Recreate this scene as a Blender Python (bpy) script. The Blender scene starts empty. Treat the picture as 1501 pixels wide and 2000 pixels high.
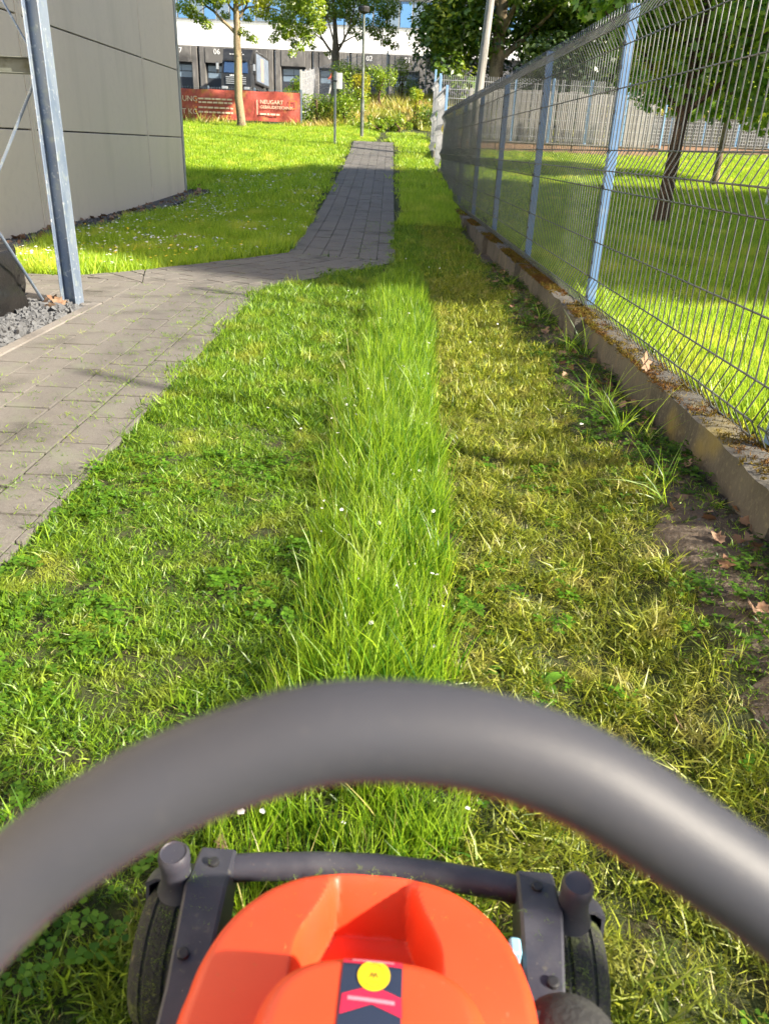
import bpy, math, random
import numpy as np
from mathutils import Vector, Matrix, Quaternion
random.seed(7); RNG = np.random.default_rng(7)
SC = bpy.context.scene; COL = SC.collection
rad = math.radians

# ------------------------------------------------------------------ camera, sky, sun, exposure
PITCH, ROLL, CAMZ, FPX = .4417, .045, 1.2, 1503.5
cf = np.array([0, math.cos(PITCH), -math.sin(PITCH)]); cu0 = np.array([0, math.sin(PITCH), math.cos(PITCH)]); cx0 = np.array([1., 0, 0])
CX = math.cos(ROLL)*cx0 + math.sin(ROLL)*cu0; CU = -math.sin(ROLL)*cx0 + math.cos(ROLL)*cu0
cam = bpy.data.cameras.new('camera'); cam_o = bpy.data.objects.new('camera', cam); COL.objects.link(cam_o)
cam_o.matrix_world = Matrix(((CX[0], CU[0], -cf[0], 0), (CX[1], CU[1], -cf[1], 0), (CX[2], CU[2], -cf[2], CAMZ), (0, 0, 0, 1)))
cam.sensor_fit = 'VERTICAL'; cam.sensor_height = 36; cam.lens = FPX/2000*36
cam.clip_start = .02; cam.clip_end = 900
cam.dof.use_dof = True; cam.dof.focus_distance = 3.6; cam.dof.aperture_fstop = 7.6
SC.camera = cam_o
SUN_AZ, SUN_EL = 25, 30          # degrees behind the lateral axis (from the right), elevation
to_sun = Vector((math.cos(rad(SUN_AZ))*math.cos(rad(SUN_EL)), -math.sin(rad(SUN_AZ))*math.cos(rad(SUN_EL)), math.sin(rad(SUN_EL))))
world = bpy.data.worlds.new('World'); SC.world = world; world.use_nodes = True
nt = world.node_tree; bg = nt.nodes['Background']; sky = nt.nodes.new('ShaderNodeTexSky'); sky.sky_type = 'NISHITA'
sky.sun_disc = False; sky.sun_elevation = rad(SUN_EL); sky.sun_rotation = rad(90+SUN_AZ); sky.dust_density = 1.5
nt.links.new(sky.outputs[0], bg.inputs[0]); bg.inputs[1].default_value = .078
sl = bpy.data.lights.new('sun', 'SUN'); sl.energy = 5; sl.angle = rad(1.8); sl.color = (1, .9, .73)
so = bpy.data.objects.new('sun', sl); COL.objects.link(so); so.rotation_euler = to_sun.to_track_quat('Z', 'Y').to_euler()
cy = SC.cycles; cy.max_bounces = 4; cy.diffuse_bounces = 2; cy.glossy_bounces = 2; cy.transmission_bounces = 3; cy.transparent_max_bounces = 4; cy.caustics_reflective = False; cy.caustics_refractive = False; cy.adaptive_threshold = .02; cy.adaptive_min_samples = 16
vs = SC.view_settings; vs.view_transform = 'Standard'; vs.look = 'None'; vs.exposure = 1.62; vs.gamma = 1

# ------------------------------------------------------------------ materials
def nodes(name):
    m = bpy.data.materials.new(name); m.use_nodes = True; t = m.node_tree
    return m, t, t.nodes['Principled BSDF'], t.nodes['Material Output']
def ramp(t, fac, a, b, lo=.35, hi=.65):
    r = t.nodes.new('ShaderNodeMapRange'); r.inputs['From Min'].default_value = lo; r.inputs['From Max'].default_value = hi
    t.links.new(fac, r.inputs['Value']); x = t.nodes.new('ShaderNodeMix'); x.data_type = 'RGBA'
    t.links.new(r.outputs[0], x.inputs[0])
    for s, c in ((6, a), (7, b)):
        if isinstance(c, tuple): x.inputs[s].default_value = (*c, 1)
        else: t.links.new(c, x.inputs[s])
    return x.outputs[2]
def noise(t, scale, detail=4, rough=.55, obj=False, sc=None, dist=0):
    n = t.nodes.new('ShaderNodeTexNoise'); n.inputs['Scale'].default_value = scale; n.inputs['Detail'].default_value = detail
    n.inputs['Roughness'].default_value = rough; n.inputs['Distortion'].default_value = dist
    if obj: src = t.nodes.new('ShaderNodeTexCoord').outputs['Object']
    else: src = t.nodes.new('ShaderNodeNewGeometry').outputs['Position']
    if sc:
        mp = t.nodes.new('ShaderNodeMapping'); mp.inputs['Scale'].default_value = sc; t.links.new(src, mp.inputs[0]); src = mp.outputs[0]
    t.links.new(src, n.inputs['Vector']); return n.outputs['Fac']
def mat(name, col, rough=.6, metal=0., var=(), bump=None, spec=.5, isl=None):
    """var: (scale, colour, lo, hi[, axis scale]) layers of procedural colour; bump: (scale, strength, dist)."""
    m, t, b, o = nodes(name); c = col
    if isl:
        g = t.nodes.new('ShaderNodeNewGeometry'); c = ramp(t, g.outputs['Random Per Island'], col, isl, 0, 1)
    for v in var: c = ramp(t, noise(t, v[0], sc=v[4] if len(v) > 4 else None), c, v[1], v[2], v[3])
    if isinstance(c, tuple): b.inputs['Base Color'].default_value = (*c, 1)
    else: t.links.new(c, b.inputs['Base Color'])
    b.inputs['Roughness'].default_value = rough; b.inputs['Metallic'].default_value = metal; b.inputs['Specular IOR Level'].default_value = spec
    if bump:
        bn = t.nodes.new('ShaderNodeBump'); bn.inputs['Strength'].default_value = bump[1]; bn.inputs['Distance'].default_value = bump[2]
        t.links.new(noise(t, bump[0], 5), bn.inputs['Height']); t.links.new(bn.outputs[0], b.inputs['Normal'])
    return m
def leafmat(name, dark, light, alt=None, alt_amt=(.55, .75), nscale=2., trans=.4, gloss=.06, tcol=1.25):
    """foliage: colour varies leaf by leaf and in drifts; light passes through the blade."""
    m, t, b, o = nodes(name); t.nodes.remove(b)
    g = t.nodes.new('ShaderNodeNewGeometry'); c = ramp(t, g.outputs['Random Per Island'], dark, light, 0, 1)
    if alt: c = ramp(t, noise(t, nscale, 3), c, alt, *alt_amt)
    d = t.nodes.new('ShaderNodeBsdfDiffuse'); tr = t.nodes.new('ShaderNodeBsdfTranslucent'); gl = t.nodes.new('ShaderNodeBsdfGlossy')
    gl.inputs['Roughness'].default_value = .42; gl.inputs['Color'].default_value = (1, 1, 1, 1)
    t.links.new(c, d.inputs[0])
    hv = t.nodes.new('ShaderNodeHueSaturation'); hv.inputs['Hue'].default_value = .485; hv.inputs['Value'].default_value = tcol; t.links.new(c, hv.inputs['Color']); t.links.new(hv.outputs[0], tr.inputs[0])
    m1 = t.nodes.new('ShaderNodeMixShader'); m1.inputs[0].default_value = trans; t.links.new(d.outputs[0], m1.inputs[1]); t.links.new(tr.outputs[0], m1.inputs[2])
    m2 = t.nodes.new('ShaderNodeMixShader'); m2.inputs[0].default_value = gloss; t.links.new(m1.outputs[0], m2.inputs[1]); t.links.new(gl.outputs[0], m2.inputs[2])
    t.links.new(m2.outputs[0], o.inputs[0]); return m
def glassmat(name, col, rough=.08):
    m, t, b, o = nodes(name); b.inputs['Base Color'].default_value = (*col, 1); b.inputs['Roughness'].default_value = rough
    b.inputs['Specular IOR Level'].default_value = .9; b.inputs['Coat Weight'].default_value = .6; b.inputs['Coat Roughness'].default_value = .03
    return m
MT = {}
def setup_materials():
    M = MT
    M['soil'] = mat('lawn_soil', (.035, .045, .009), .95, var=[(1.3, (.04, .055, .01), .4, .65), (14, (.04, .03, .014), .5, .7)], bump=(60, .6, .02))
    M['joint'] = mat('joint_soil', (.022, .02, .016), .95, var=[(6, (.03, .04, .012), .45, .6)], bump=(90, .5, .01))
    M['paver'] = mat('grey_paver', (.115, .107, .098), .9, var=[(1.1, (.155, .143, .13), .4, .65), (2.7, (.085, .08, .07), .52, .7), (70, (.115, .105, .095), .52, .7), (210, (.22, .21, .2), .58, .72), (5, (.16, .165, .13), .55, .75), (32, (.36, .35, .33), .72, .77)], bump=(160, .5, .005), isl=(.16, .149, .137))
    M['kerb'] = mat('kerb_concrete', (.2, .182, .165), .9, var=[(3, (.14, .127, .115), .45, .65), (60, (.27, .25, .23), .6, .75)], bump=(120, .4, .004))
    M['concrete'] = mat('weathered_concrete', (.1, .093, .082), .95, var=[(2.2, (.06, .056, .05), .45, .62), (7, (.14, .122, .09), .58, .7, (1, 1, .35)), (40, (.14, .13, .1), .55, .7), (1.7, (.2, .16, .05), .6, .72)], bump=(50, .6, .01))
    M['panel'] = mat('taupe_metal_panel', (.62, .545, .455), .45, var=[(.35, (.65, .57, .475), .4, .6), (120, (.58, .51, .425), .45, .7, (1, 1, 4)), (1.6, (.55, .485, .4), .56, .74, (1, 1, .2)), (9, (.6, .525, .44), .5, .7)], bump=(260, .05, .002), spec=.4)
    M['trim'] = mat('grey_trim', (.33, .345, .33), .4, var=[(5, (.26, .27, .26), .5, .7)])
    M['plinth'] = mat('dark_plinth', (.06, .06, .062), .85, var=[(9, (.1, .095, .09), .5, .7)])
    M['galv'] = mat('galvanised_steel', (.24, .29, .37), .45, .4, var=[(4, (.16, .21, .3), .42, .6, (1, 1, .4)), (38, (.5, .54, .58), .6, .72), (14, (.3, .35, .36), .55, .7)], bump=(90, .12, .004))
    M['galvdark'] = mat('dirty_galvanised_steel', (.13, .145, .13), .6, .3, var=[(5, (.2, .22, .21), .5, .7), (9, (.08, .085, .055), .5, .65)])
    M['bluepost'] = mat('blue_powder_coat', (.11, .215, .42), .5, var=[(12, (.19, .28, .43), .5, .75), (70, (.28, .33, .4), .7, .74)])
    M['bluepale'] = mat('faded_blue_coat', (.2, .36, .6), .5, var=[(10, (.3, .42, .6), .5, .7)])
    M['wire'] = mat('coated_fence_wire', (.085, .095, .1), .33, .3, var=[(9, (.14, .15, .165), .5, .7)])
    M['wirelight'] = mat('pale_fence_wire', (.42, .42, .44), .5, .1, var=[(5, (.32, .33, .36), .45, .65)])
    M['clip'] = mat('black_clip', (.02, .02, .022), .5)
    M['stone'] = mat('basalt_chipping', (.065, .068, .075), .8, var=[(30, (.12, .123, .13), .5, .7)], bump=(120, .4, .005), isl=(.13, .133, .14))
    M['stonedark'] = mat('dark_chipping', (.035, .036, .04), .8, isl=(.1, .1, .105), bump=(80, .4, .01))
    M['deadleaf'] = mat('dead_leaf', (.17, .085, .045), .8, isl=(.3, .2, .13), var=[(40, (.16, .07, .035), .55, .75)])
    M['tarp'] = mat('black_plastic_sheet', (.009, .0085, .0085), .42, var=[(3, (.018, .016, .015), .45, .65)], bump=(22, .5, .02), spec=.5)
    M['white'] = mat('white_cladding', (.8, .8, .8), .5, var=[(.4, (.74, .75, .77), .45, .65)])
    M['whitepaint'] = mat('white_paint', (.75, .75, .74), .5, var=[(20, (.6, .6, .58), .55, .75)])
    M['dockblack'] = mat('black_dock_fabric', (.12, .115, .11), .7, var=[(2.5, (.22, .21, .2), .5, .75, (1, 1, .3)), (.8, (.05, .048, .047), .5, .7)], bump=(6, .3, .03))
    M['dockdoor'] = mat('anthracite_dock_door', (.035, .042, .055), .45)
    M['facade'] = mat('dark_facade', (.1, .1, .105), .6, var=[(1, (.15, .15, .15), .45, .7)])
    M['asphalt'] = mat('yard_asphalt', (.12, .12, .12), .9, var=[(3, (.16, .155, .15), .4, .65)])
    M['glassblue'] = glassmat('blue_window_glass', (.1, .25, .5))
    M['glassgrey'] = glassmat('grey_window_glass', (.16, .22, .3))
    M['glassdark'] = glassmat('windscreen_glass', (.03, .06, .13))
    M['truck'] = mat('black_truck_paint', (.02, .021, .023), .3, var=[(2, (.03, .031, .033), .4, .6)])
    M['trucklogo'] = mat('white_vehicle_print', (.7, .72, .72), .5)
    M['chrome'] = mat('light_metal', (.55, .56, .57), .3, .6)
    M['rubber'] = mat('worn_black_rubber', (.022, .022, .022), .8, var=[(22, (.05, .05, .045), .5, .7), (160, (.08, .075, .06), .64, .72)], bump=(140, .6, .004))
    M['rubbergrass'] = mat('tyre_with_pressed_clippings', (.024, .024, .024), .85, var=[(13, (.09, .11, .03), .55, .62), (240, (.04, .05, .018), .5, .62), (60, (.16, .15, .07), .66, .74)], bump=(180, .8, .006))
    M['red'] = mat('red_banner_sheet', (.4, .075, .06), .55, var=[(1.2, (.44, .1, .075), .45, .65), (2.3, (.42, .19, .07), .56, .68)], bump=(3.5, .5, .06))  # orange-brown patches put tree dapple and print tones into the sheet colour
    M['bannerprint'] = mat('pale_banner_print', (.78, .62, .5), .55)
    M['bannerorange'] = mat('orange_banner_print', (.8, .25, .05), .55)
    M['bark'] = mat('pale_bark', (.27, .205, .125), .9, var=[(3, (.12, .088, .055), .46, .58, (1, 1, .4)), (26, (.25, .2, .13), .5, .65)], bump=(24, .7, .02))
    M['barkdark'] = mat('dark_bark', (.1, .06, .035), .95, var=[(14, (.18, .115, .07), .52, .65, (1, 1, .25)), (40, (.05, .035, .025), .5, .65)], bump=(40, .9, .02))
    M['orange'] = mat('orange_mower_plastic', (.69, .056, .014), .48, var=[(3, (.72, .064, .017), .45, .65), (320, (.66, .06, .022), .62, .72), (150, (.7, .15, .08), .69, .75), (7, (.62, .065, .026), .58, .72), (900, (.5, .3, .15), .75, .78)], bump=(420, .1, .001))
    M['gun'] = mat('dusty_grey_plastic', (.036, .036, .05), .5, var=[(16, (.055, .055, .068), .5, .65), (260, (.24, .22, .17), .7, .75), (60, (.1, .095, .08), .66, .76)], bump=(300, .2, .002))
    M['grip'] = mat('soft_grey_grip', (.042, .044, .056), .5, var=[(9, (.052, .052, .062), .4, .65), (300, (.065, .063, .07), .6, .75)], bump=(900, .25, .001), spec=.35)
    M['navy'] = mat('navy_label', (.02, .028, .055), .4); M['pink'] = mat('pink_label', (.6, .016, .055), .45)
    M['pinkpale'] = mat('pale_pink_print', (.62, .2, .26), .5); M['yellow'] = mat('yellow_seal', (.85, .56, .01), .45); M['seal'] = mat('dark_seal_print', (.2, .13, .02), .5)
    M['cyan'] = mat('pale_blue_plastic', (.25, .55, .75), .4)
    M['hivis'] = mat('red_orange_jacket', (.85, .12, .05), .8); M['trousers'] = mat('grey_trousers', (.5, .48, .44), .9); M['skin'] = mat('skin', (.5, .28, .2), .6)
    M['screen'] = mat('grey_screen_board', (.25, .235, .22), .85, var=[(8, (.17, .16, .15), .5, .7, (1, 1, .2))], isl=(.34, .325, .3))
    M['screendark'] = mat('dark_screen_board', (.05, .048, .045), .9, isl=(.1, .095, .09))
    M['brick'] = mat('retaining_wall_stone', (.36, .22, .15), .9, var=[(5, (.26, .17, .12), .45, .65)], bump=(25, .5, .02))
    M['g_left'] = leafmat('mown_lawn_blade', (.025, .1, .007), (.25, .4, .022), (.4, .42, .06), (.52, .82), 4.2, trans=.25, gloss=.03)
    M['g_tall'] = leafmat('uncut_grass_blade', (.03, .14, .008), (.37, .56, .03), (.5, .6, .12), (.6, .84), 5., trans=.5, gloss=.035)
    M['g_right'] = leafmat('clipped_olive_blade', (.055, .11, .008), (.39, .43, .04), (.5, .42, .13), (.52, .84), 9., trans=.22, gloss=.03)
    M['g_dry'] = leafmat('dry_clipping', (.3, .3, .07), (.55, .48, .2), trans=.2)
    M['g_meadow'] = leafmat('meadow_blade', (.15, .31, .018), (.48, .64, .045), (.6, .64, .09), (.52, .75), 1.7, trans=.52, gloss=.03)
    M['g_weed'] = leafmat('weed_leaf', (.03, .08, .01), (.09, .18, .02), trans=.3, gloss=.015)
    M['g_clover'] = leafmat('clover_leaf', (.05, .14, .01), (.13, .27, .02), trans=.3, gloss=.015)
    M['g_broad'] = leafmat('broad_leaf', (.08, .22, .015), (.17, .36, .025), trans=.4, gloss=.03)
    M['g_bank'] = leafmat('bank_grass', (.2, .28, .02), (.5, .5, .06), (.58, .44, .14), (.48, .62), .9, trans=.4)
    M['moss'] = leafmat('wall_moss', (.05, .042, .014), (.2, .15, .03), (.13, .07, .025), (.48, .6), 6., trans=.1, gloss=.0)
    M['daisy'] = mat('white_petal', (.75, .75, .72), .7); M['butter'] = mat('yellow_petal', (.8, .6, .02), .6)
    M['l_far'] = leafmat('spring_leaf', (.12, .24, .012), (.36, .46, .025), (.46, .5, .025), (.55, .7), .5, trans=.45)
    M['l_dark'] = leafmat('dense_leaf', (.03, .1, .01), (.2, .32, .022), (.38, .44, .03), (.56, .7), .35, trans=.4)
    M['l_maple'] = leafmat('maple_leaf', (.1, .26, .018), (.3, .5, .03), (.48, .54, .025), (.54, .66), .6, trans=.45)
    M['l_bush'] = leafmat('bush_leaf', (.11, .23, .01), (.32, .44, .022), (.52, .5, .025), (.55, .65), .8, trans=.4)
    M['l_hedge'] = leafmat('hedge_leaf', (.015, .04, .01), (.05, .09, .02), trans=.25)
setup_materials()

# ------------------------------------------------------------------ mesh helpers
BASE = {}
def tag(o, label=None, cat=None, group=None, kind=None):
    for k, v in (('label', label), ('category', cat), ('group', group), ('kind', kind)):
        if v: o[k] = v
    return o
def thing(name, loc, label, cat, group=None, kind=None):
    o = bpy.data.objects.new(name, None); COL.objects.link(o); o.location = loc; o.empty_display_size = .1; BASE[o.name] = Vector(loc)
    return tag(o, label, cat, group, kind)
def fastmesh(name, V, Fc, mats, parent=None, smooth=False, loc=None, mi=None, link=True):
    """V (n,3) array, Fc (m,k) array of equal faces or a list of faces."""
    V = np.asarray(V, dtype=np.float64).reshape(-1, 3)
    off = np.zeros(3)
    if parent is not None:
        p = parent
        while p is not None: off += np.array(p.location); p = p.parent
    if loc is not None: off = off + np.array(loc)
    me = bpy.data.meshes.new(name)
    if isinstance(Fc, np.ndarray):
        n, k = Fc.shape
        me.vertices.add(len(V)); me.vertices.foreach_set('co', (V-off).ravel())
        me.loops.add(n*k); me.loops.foreach_set('vertex_index', Fc.astype(np.int32).ravel())
        me.polygons.add(n); me.polygons.foreach_set('loop_start', np.arange(0, n*k, k, dtype=np.int32))
        try: me.polygons.foreach_set('loop_total', np.full(n, k, dtype=np.int32))
        except Exception: pass
        me.update(calc_edges=True); me.validate()
    else:
        me.from_pydata((V-off).tolist(), [], [list(map(int, f)) for f in Fc])
    for m in (mats if isinstance(mats, (list, tuple)) else [mats]): me.materials.append(MT[m] if isinstance(m, str) else m)
    if mi is not None: me.polygons.foreach_set('material_index', np.asarray(mi, dtype=np.int32))
    if smooth: me.polygons.foreach_set('use_smooth', np.ones(len(me.polygons), dtype=bool))
    me.update()
    o = bpy.data.objects.new(name, me)
    if link: COL.objects.link(o)
    o.parent = parent
    if loc is not None: o.location = loc
    return o
class MB:
    def __init__(s): s.v = []; s.f = []
    def add(s, v, f):
        n = len(s.v); s.v += [tuple(p) for p in v]; s.f += [[i+n for i in q] for q in f]; return s
    def box(s, x0, x1, y0, y1, z0, z1, bev=0):
        if bev <= 0:
            v = [(x, y, z) for z in (z0, z1) for y in (y0, y1) for x in (x0, x1)]
            return s.add(v, [(0, 2, 3, 1), (4, 5, 7, 6), (0, 1, 5, 4), (2, 6, 7, 3), (0, 4, 6, 2), (1, 3, 7, 5)])
        b = min(bev, (x1-x0)/2.1, (y1-y0)/2.1, (z1-z0)/2.1); P = {}; v = []
        for i, x in enumerate((x0, x1)):
            for j, y in enumerate((y0, y1)):
                for k, z in enumerate((z0, z1)):
                    sx, sy, sz = (1 if i == 0 else -1), (1 if j == 0 else -1), (1 if k == 0 else -1)
                    for a, q in (('x', (x, y+sy*b, z+sz*b)), ('y', (x+sx*b, y, z+sz*b)), ('z', (x+sx*b, y+sy*b, z))):
                        P[(a, i, j, k)] = len(v); v.append(q)
        f = []
        for i in (0, 1):
            f.append([P[('x', i, j, k)] for j, k in ((0, 0), (1, 0), (1, 1), (0, 1))]); f.append([P[('y', j, i, k)] for j, k in ((0, 0), (1, 0), (1, 1), (0, 1))])
            f.append([P[('z', j, k, i)] for j, k in ((0, 0), (1, 0), (1, 1), (0, 1))])
            for j in (0, 1):
                f.append([P[('x', i, j, 0)], P[('x', i, j, 1)], P[('y', i, j, 1)], P[('y', i, j, 0)]])
                f.append([P[('x', i, 0, j)], P[('x', i, 1, j)], P[('z', i, 1, j)], P[('z', i, 0, j)]])
                f.append([P[('y', 0, i, j)], P[('y', 1, i, j)], P[('z', 1, i, j)], P[('z', 0, i, j)]])
                for k in (0, 1): f.append([P[('x', i, j, k)], P[('y', i, j, k)], P[('z', i, j, k)]])
        return s.add(v, f)
    def hexa(s, c8): return s.add(c8, [(0, 3, 2, 1), (4, 5, 6, 7), (0, 1, 5, 4), (1, 2, 6, 5), (2, 3, 7, 6), (3, 0, 4, 7)])
    def tube(s, pts, r, n=8, caps=True):
        pts = [Vector(p) for p in pts]; rr = r if hasattr(r, '__len__') else [r]*len(pts); v = []; up = None
        for i, p in enumerate(pts):
            d = (pts[min(i+1, len(pts)-1)]-pts[max(i-1, 0)]).normalized()
            if up is None: up = d.orthogonal().normalized()
            up = (up-d*up.dot(d)).normalized(); w = d.cross(up)
            for k in range(n):
                a = 2*math.pi*k/n; v.append(p+(up*math.cos(a)+w*math.sin(a))*rr[i])
        f = [(i*n+k, i*n+(k+1) % n, (i+1)*n+(k+1) % n, (i+1)*n+k) for i in range(len(pts)-1) for k in range(n)]
        if caps: f += [tuple(range(n-1, -1, -1)), tuple((len(pts)-1)*n+k for k in range(n))]
        return s.add(v, f)
    def lathe(s, prof, o, axis, n=24):
        """prof: (radius, along) pairs round axis through o."""
        a = Vector(axis).normalized(); u = a.orthogonal().normalized(); w = a.cross(u); o = Vector(o); v = []
        for r, t in prof:
            for k in range(n):
                q = 2*math.pi*k/n; v.append(o+a*t+(u*math.cos(q)+w*math.sin(q))*r)
        f = [(i*n+k, i*n+(k+1) % n, (i+1)*n+(k+1) % n, (i+1)*n+k) for i in range(len(prof)-1) for k in range(n)]
        f += [tuple(range(n-1, -1, -1)), tuple((len(prof)-1)*n+k for k in range(n))]
        return s.add(v, f)
    def prism(s, poly, z0, z1):
        n = len(poly); v = [(x, y, z0) for x, y in poly]+[(x, y, z1) for x, y in poly]
        return s.add(v, [tuple(range(n-1, -1, -1)), tuple(range(n, 2*n))]+[(i, (i+1) % n, n+(i+1) % n, n+i) for i in range(n)])
    def build(s, name, m, parent=None, smooth=False, loc=None): return fastmesh(name, s.v, s.f, m, parent, smooth, loc)
def smoothed(o, ang=40):
    me = o.data; me.polygons.foreach_set('use_smooth', np.ones(len(me.polygons), dtype=bool))
    try: me.set_sharp_from_angle(angle=rad(ang))
    except Exception: pass
    return o
def copy_tree(o, loc, parent=None):
    c = o.copy(); COL.objects.link(c)
    if parent is not None: c.parent = parent
    if loc is not None: c.location = loc
    for ch in list(o.children): copy_tree(ch, None, c)
    return c
def lettering(name, txt, size, m, parent, place, ext=.01, align='CENTER'):
    cu = bpy.data.curves.new(name, 'FONT'); cu.body = txt; cu.size = size; cu.extrude = ext; cu.align_x = align; cu.align_y = 'CENTER'; cu.resolution_u = 3
    t = bpy.data.objects.new(name, cu); COL.objects.link(t); dg = bpy.context.evaluated_depsgraph_get(); dg.update()
    me = bpy.data.meshes.new_from_object(t.evaluated_get(dg)); bpy.data.objects.remove(t); bpy.data.curves.remove(cu)
    me.materials.clear(); me.materials.append(MT[m]); o = bpy.data.objects.new(name, me); COL.objects.link(o); o.parent = parent
    off = Vector((0, 0, 0)); p = parent
    while p is not None: off += p.location; p = p.parent
    o.location = Vector(place)-off; o.rotation_euler = (math.pi/2, 0, 0); return o
def sstep(a, b, x): t = np.clip((x-a)/(b-a), 0, 1); return t*t*(3-2*t)
def at(px, py, t):      # a point at optical depth t, from the measured camera
    d = cf+CX*(px-750.5)/FPX+CU*(1000-py)/FPX; return np.array([0, 0, CAMZ])+d*t
def atY(px, py, Y):
    d = cf+CX*(px-750.5)/FPX+CU*(1000-py)/FPX; return np.array([0, 0, CAMZ])+d*Y/d[1]

# ------------------------------------------------------------------ terrain
def table(ys, zs):
    g = np.arange(-60, 260, .25); z = np.interp(g, ys, zs); k = np.exp(-.5*(np.arange(-12, 13)*.25/.9)**2); k /= k.sum()
    zz = np.convolve(np.pad(z, 12, mode='edge'), k, 'valid'); return lambda y: np.interp(y, g, zz)
P_mid = table([0, 9, 11.5, 13.8, 16.5, 20.3, 24.8, 27.1, 30, 33, 36, 40, 46, 60, 71], [0, 0, .05, .16, .35, .66, 1.03, 1.33, 1.56, 1.85, 2.5, 3.25, 3.35, 4.2, 4.25])
P_left = table([0, 9, 16.5, 17.9, 20.5, 24.8, 27.5, 30, 33, 34.5, 40, 46, 60, 71], [0, 0, .04, .12, .44, .97, 1.3, 1.56, 1.75, 1.85, 2.4, 3.1, 4.2, 4.25])
P_right = table([0, 8, 14, 20.5, 26, 30, 33, 40, 60, 71], [.2, .2, .24, .47, 1.02, 1.45, 1.7, 2.6, 4.2, 4.25])
def ter(x, y):
    x = np.asarray(x, float); y = np.asarray(y, float); m = P_mid(y)
    wl = sstep(-1.6, -4.0, x); wr = sstep(1.28, 1.42, x)*sstep(40, 33, y)
    z = m*(1-wl)+P_left(y)*wl; z = z*(1-wr)+P_right(y)*wr
    z = z+.11*sstep(.6, 1.1, x)*(1-sstep(1.2, 1.28, x))*sstep(12, 7, y)
    lawn = sstep(-1.0, -.6, x)
    return z+lawn*(.007*(np.sin(5.1*x+1.3*y)+np.sin(3.7*y-2.1*x))+.004*(np.sin(31*x+11*np.sin(2*y))+np.sin(37*y+9*np.sin(3*x))))*sstep(30, 10, y)
def fence_x(y): return 1.309-.0215*(y-5.43)
xs = np.unique(np.concatenate([np.arange(-140, -12, 8), np.arange(-12, -1.6, .4), np.arange(-1.6, 1.6, .05), np.arange(1.6, 16, .4), np.arange(16, 141, 8)]))
ys = np.unique(np.concatenate([np.arange(-60, -2, 6), np.arange(-2, 12, .08), np.arange(12, 48, .4), np.arange(48, 300, 12)]))
gx, gy = np.meshgrid(xs, ys); gz = ter(gx, gy); nx, ny = len(xs), len(ys)
ii = (np.arange(ny-1)[:, None]*nx+np.arange(nx-1)[None, :]).ravel()
tag(fastmesh('ground', np.stack([gx, gy, gz], -1).reshape(-1, 3), np.stack([ii, ii+1, ii+nx+1, ii+nx], -1), 'soil', smooth=True), 'green lawn ground rising gently towards the planted bank', 'ground', kind='structure')
# yard in front of the docks
yb = MB(); yy = np.linspace(46, 76, 31)
yb.add([(x, y_, float(P_left(y_))+.012) for y_ in yy for x in (-60, 60)], [(2*i, 2*i+1, 2*i+3, 2*i+2) for i in range(30)])
tag(yb.build('yard', 'asphalt'), 'asphalt loading yard above the bank', 'yard', kind='structure')

# ------------------------------------------------------------------ paved path
def clip(poly, tgt):
    out = poly
    for i in range(len(tgt)):
        a, b = tgt[i], tgt[(i+1) % len(tgt)]; ex, ey = b[0]-a[0], b[1]-a[1]; src, out = out, []
        side = lambda p: ex*(p[1]-a[1])-ey*(p[0]-a[0])
        for j in range(len(src)):
            p, q = src[j], src[(j+1) % len(src)]; sp, sq = side(p), side(q)
            if sp >= 0: out.append(p)
            if (sp >= 0) != (sq >= 0):
                t = sp/(sp-sq); out.append((p[0]+(q[0]-p[0])*t, p[1]+(q[1]-p[1])*t))
        if len(out) < 3: return []
    return out
def inpoly(poly, x, y, grow=0.):
    r = np.ones(np.shape(x), bool)
    for i in range(len(poly)):
        a, b = poly[i], poly[(i+1) % len(poly)]; ex, ey = b[0]-a[0], b[1]-a[1]; L = math.hypot(ex, ey)
        r &= (ex*(y-a[1])-ey*(x-a[0]))/L >= -grow
    return r
FARX = lambda y: -.0135*(y-9.1)
R_NEAR = [(-2.25, -.6), (-1.13, -.6), (-1.17, 7.05), (-2.25, 7.05)]
R_BR = [(-5.2, 6.05), (-2.25, 6.05), (-2.25, 7.05), (-2.95, 7.25), (-5.2, 7.25)]
R_TRI = [(-2.95, 7.25), (-2.25, 7.05), (-2.45, 7.8)]
R_JUN = [(-2.25, 7.05), (-1.17, 7.05), (0.0, 9.12), (-1.27, 9.47), (-2.45, 7.8)]
R_FAR = [(-1.27, 9.47), (0, 9.12), (-.245, 27.3), (-1.515, 27.3)]
REG = [R_NEAR, R_BR, R_TRI, R_JUN, R_FAR]
def on_path(x, y, g=0.):
    r = np.zeros(np.shape(x), bool)
    for p in REG: r |= inpoly(p, x, y, g)
    return r
path = thing('path', (-1, 5, 0), 'grey concrete block path bending past the lawn', 'path', kind='structure')
pb = MB()
for poly in REG[:4]: pb.add([(x, y, float(P_mid(y))+.015) for x, y in poly], [tuple(range(len(poly)))])
yy = np.linspace(9.3, 27.3, 40); v = [(float(FARX(y))+dx, y, float(P_mid(y))+.0145) for y in yy for dx in (-1.27, 0)]
pb.add(v, [(2*i, 2*i+1, 2*i+3, 2*i+2) for i in range(39)])
pb.build('joint_bed', 'joint', path)
farstuff = MB(); npav = 0
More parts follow.
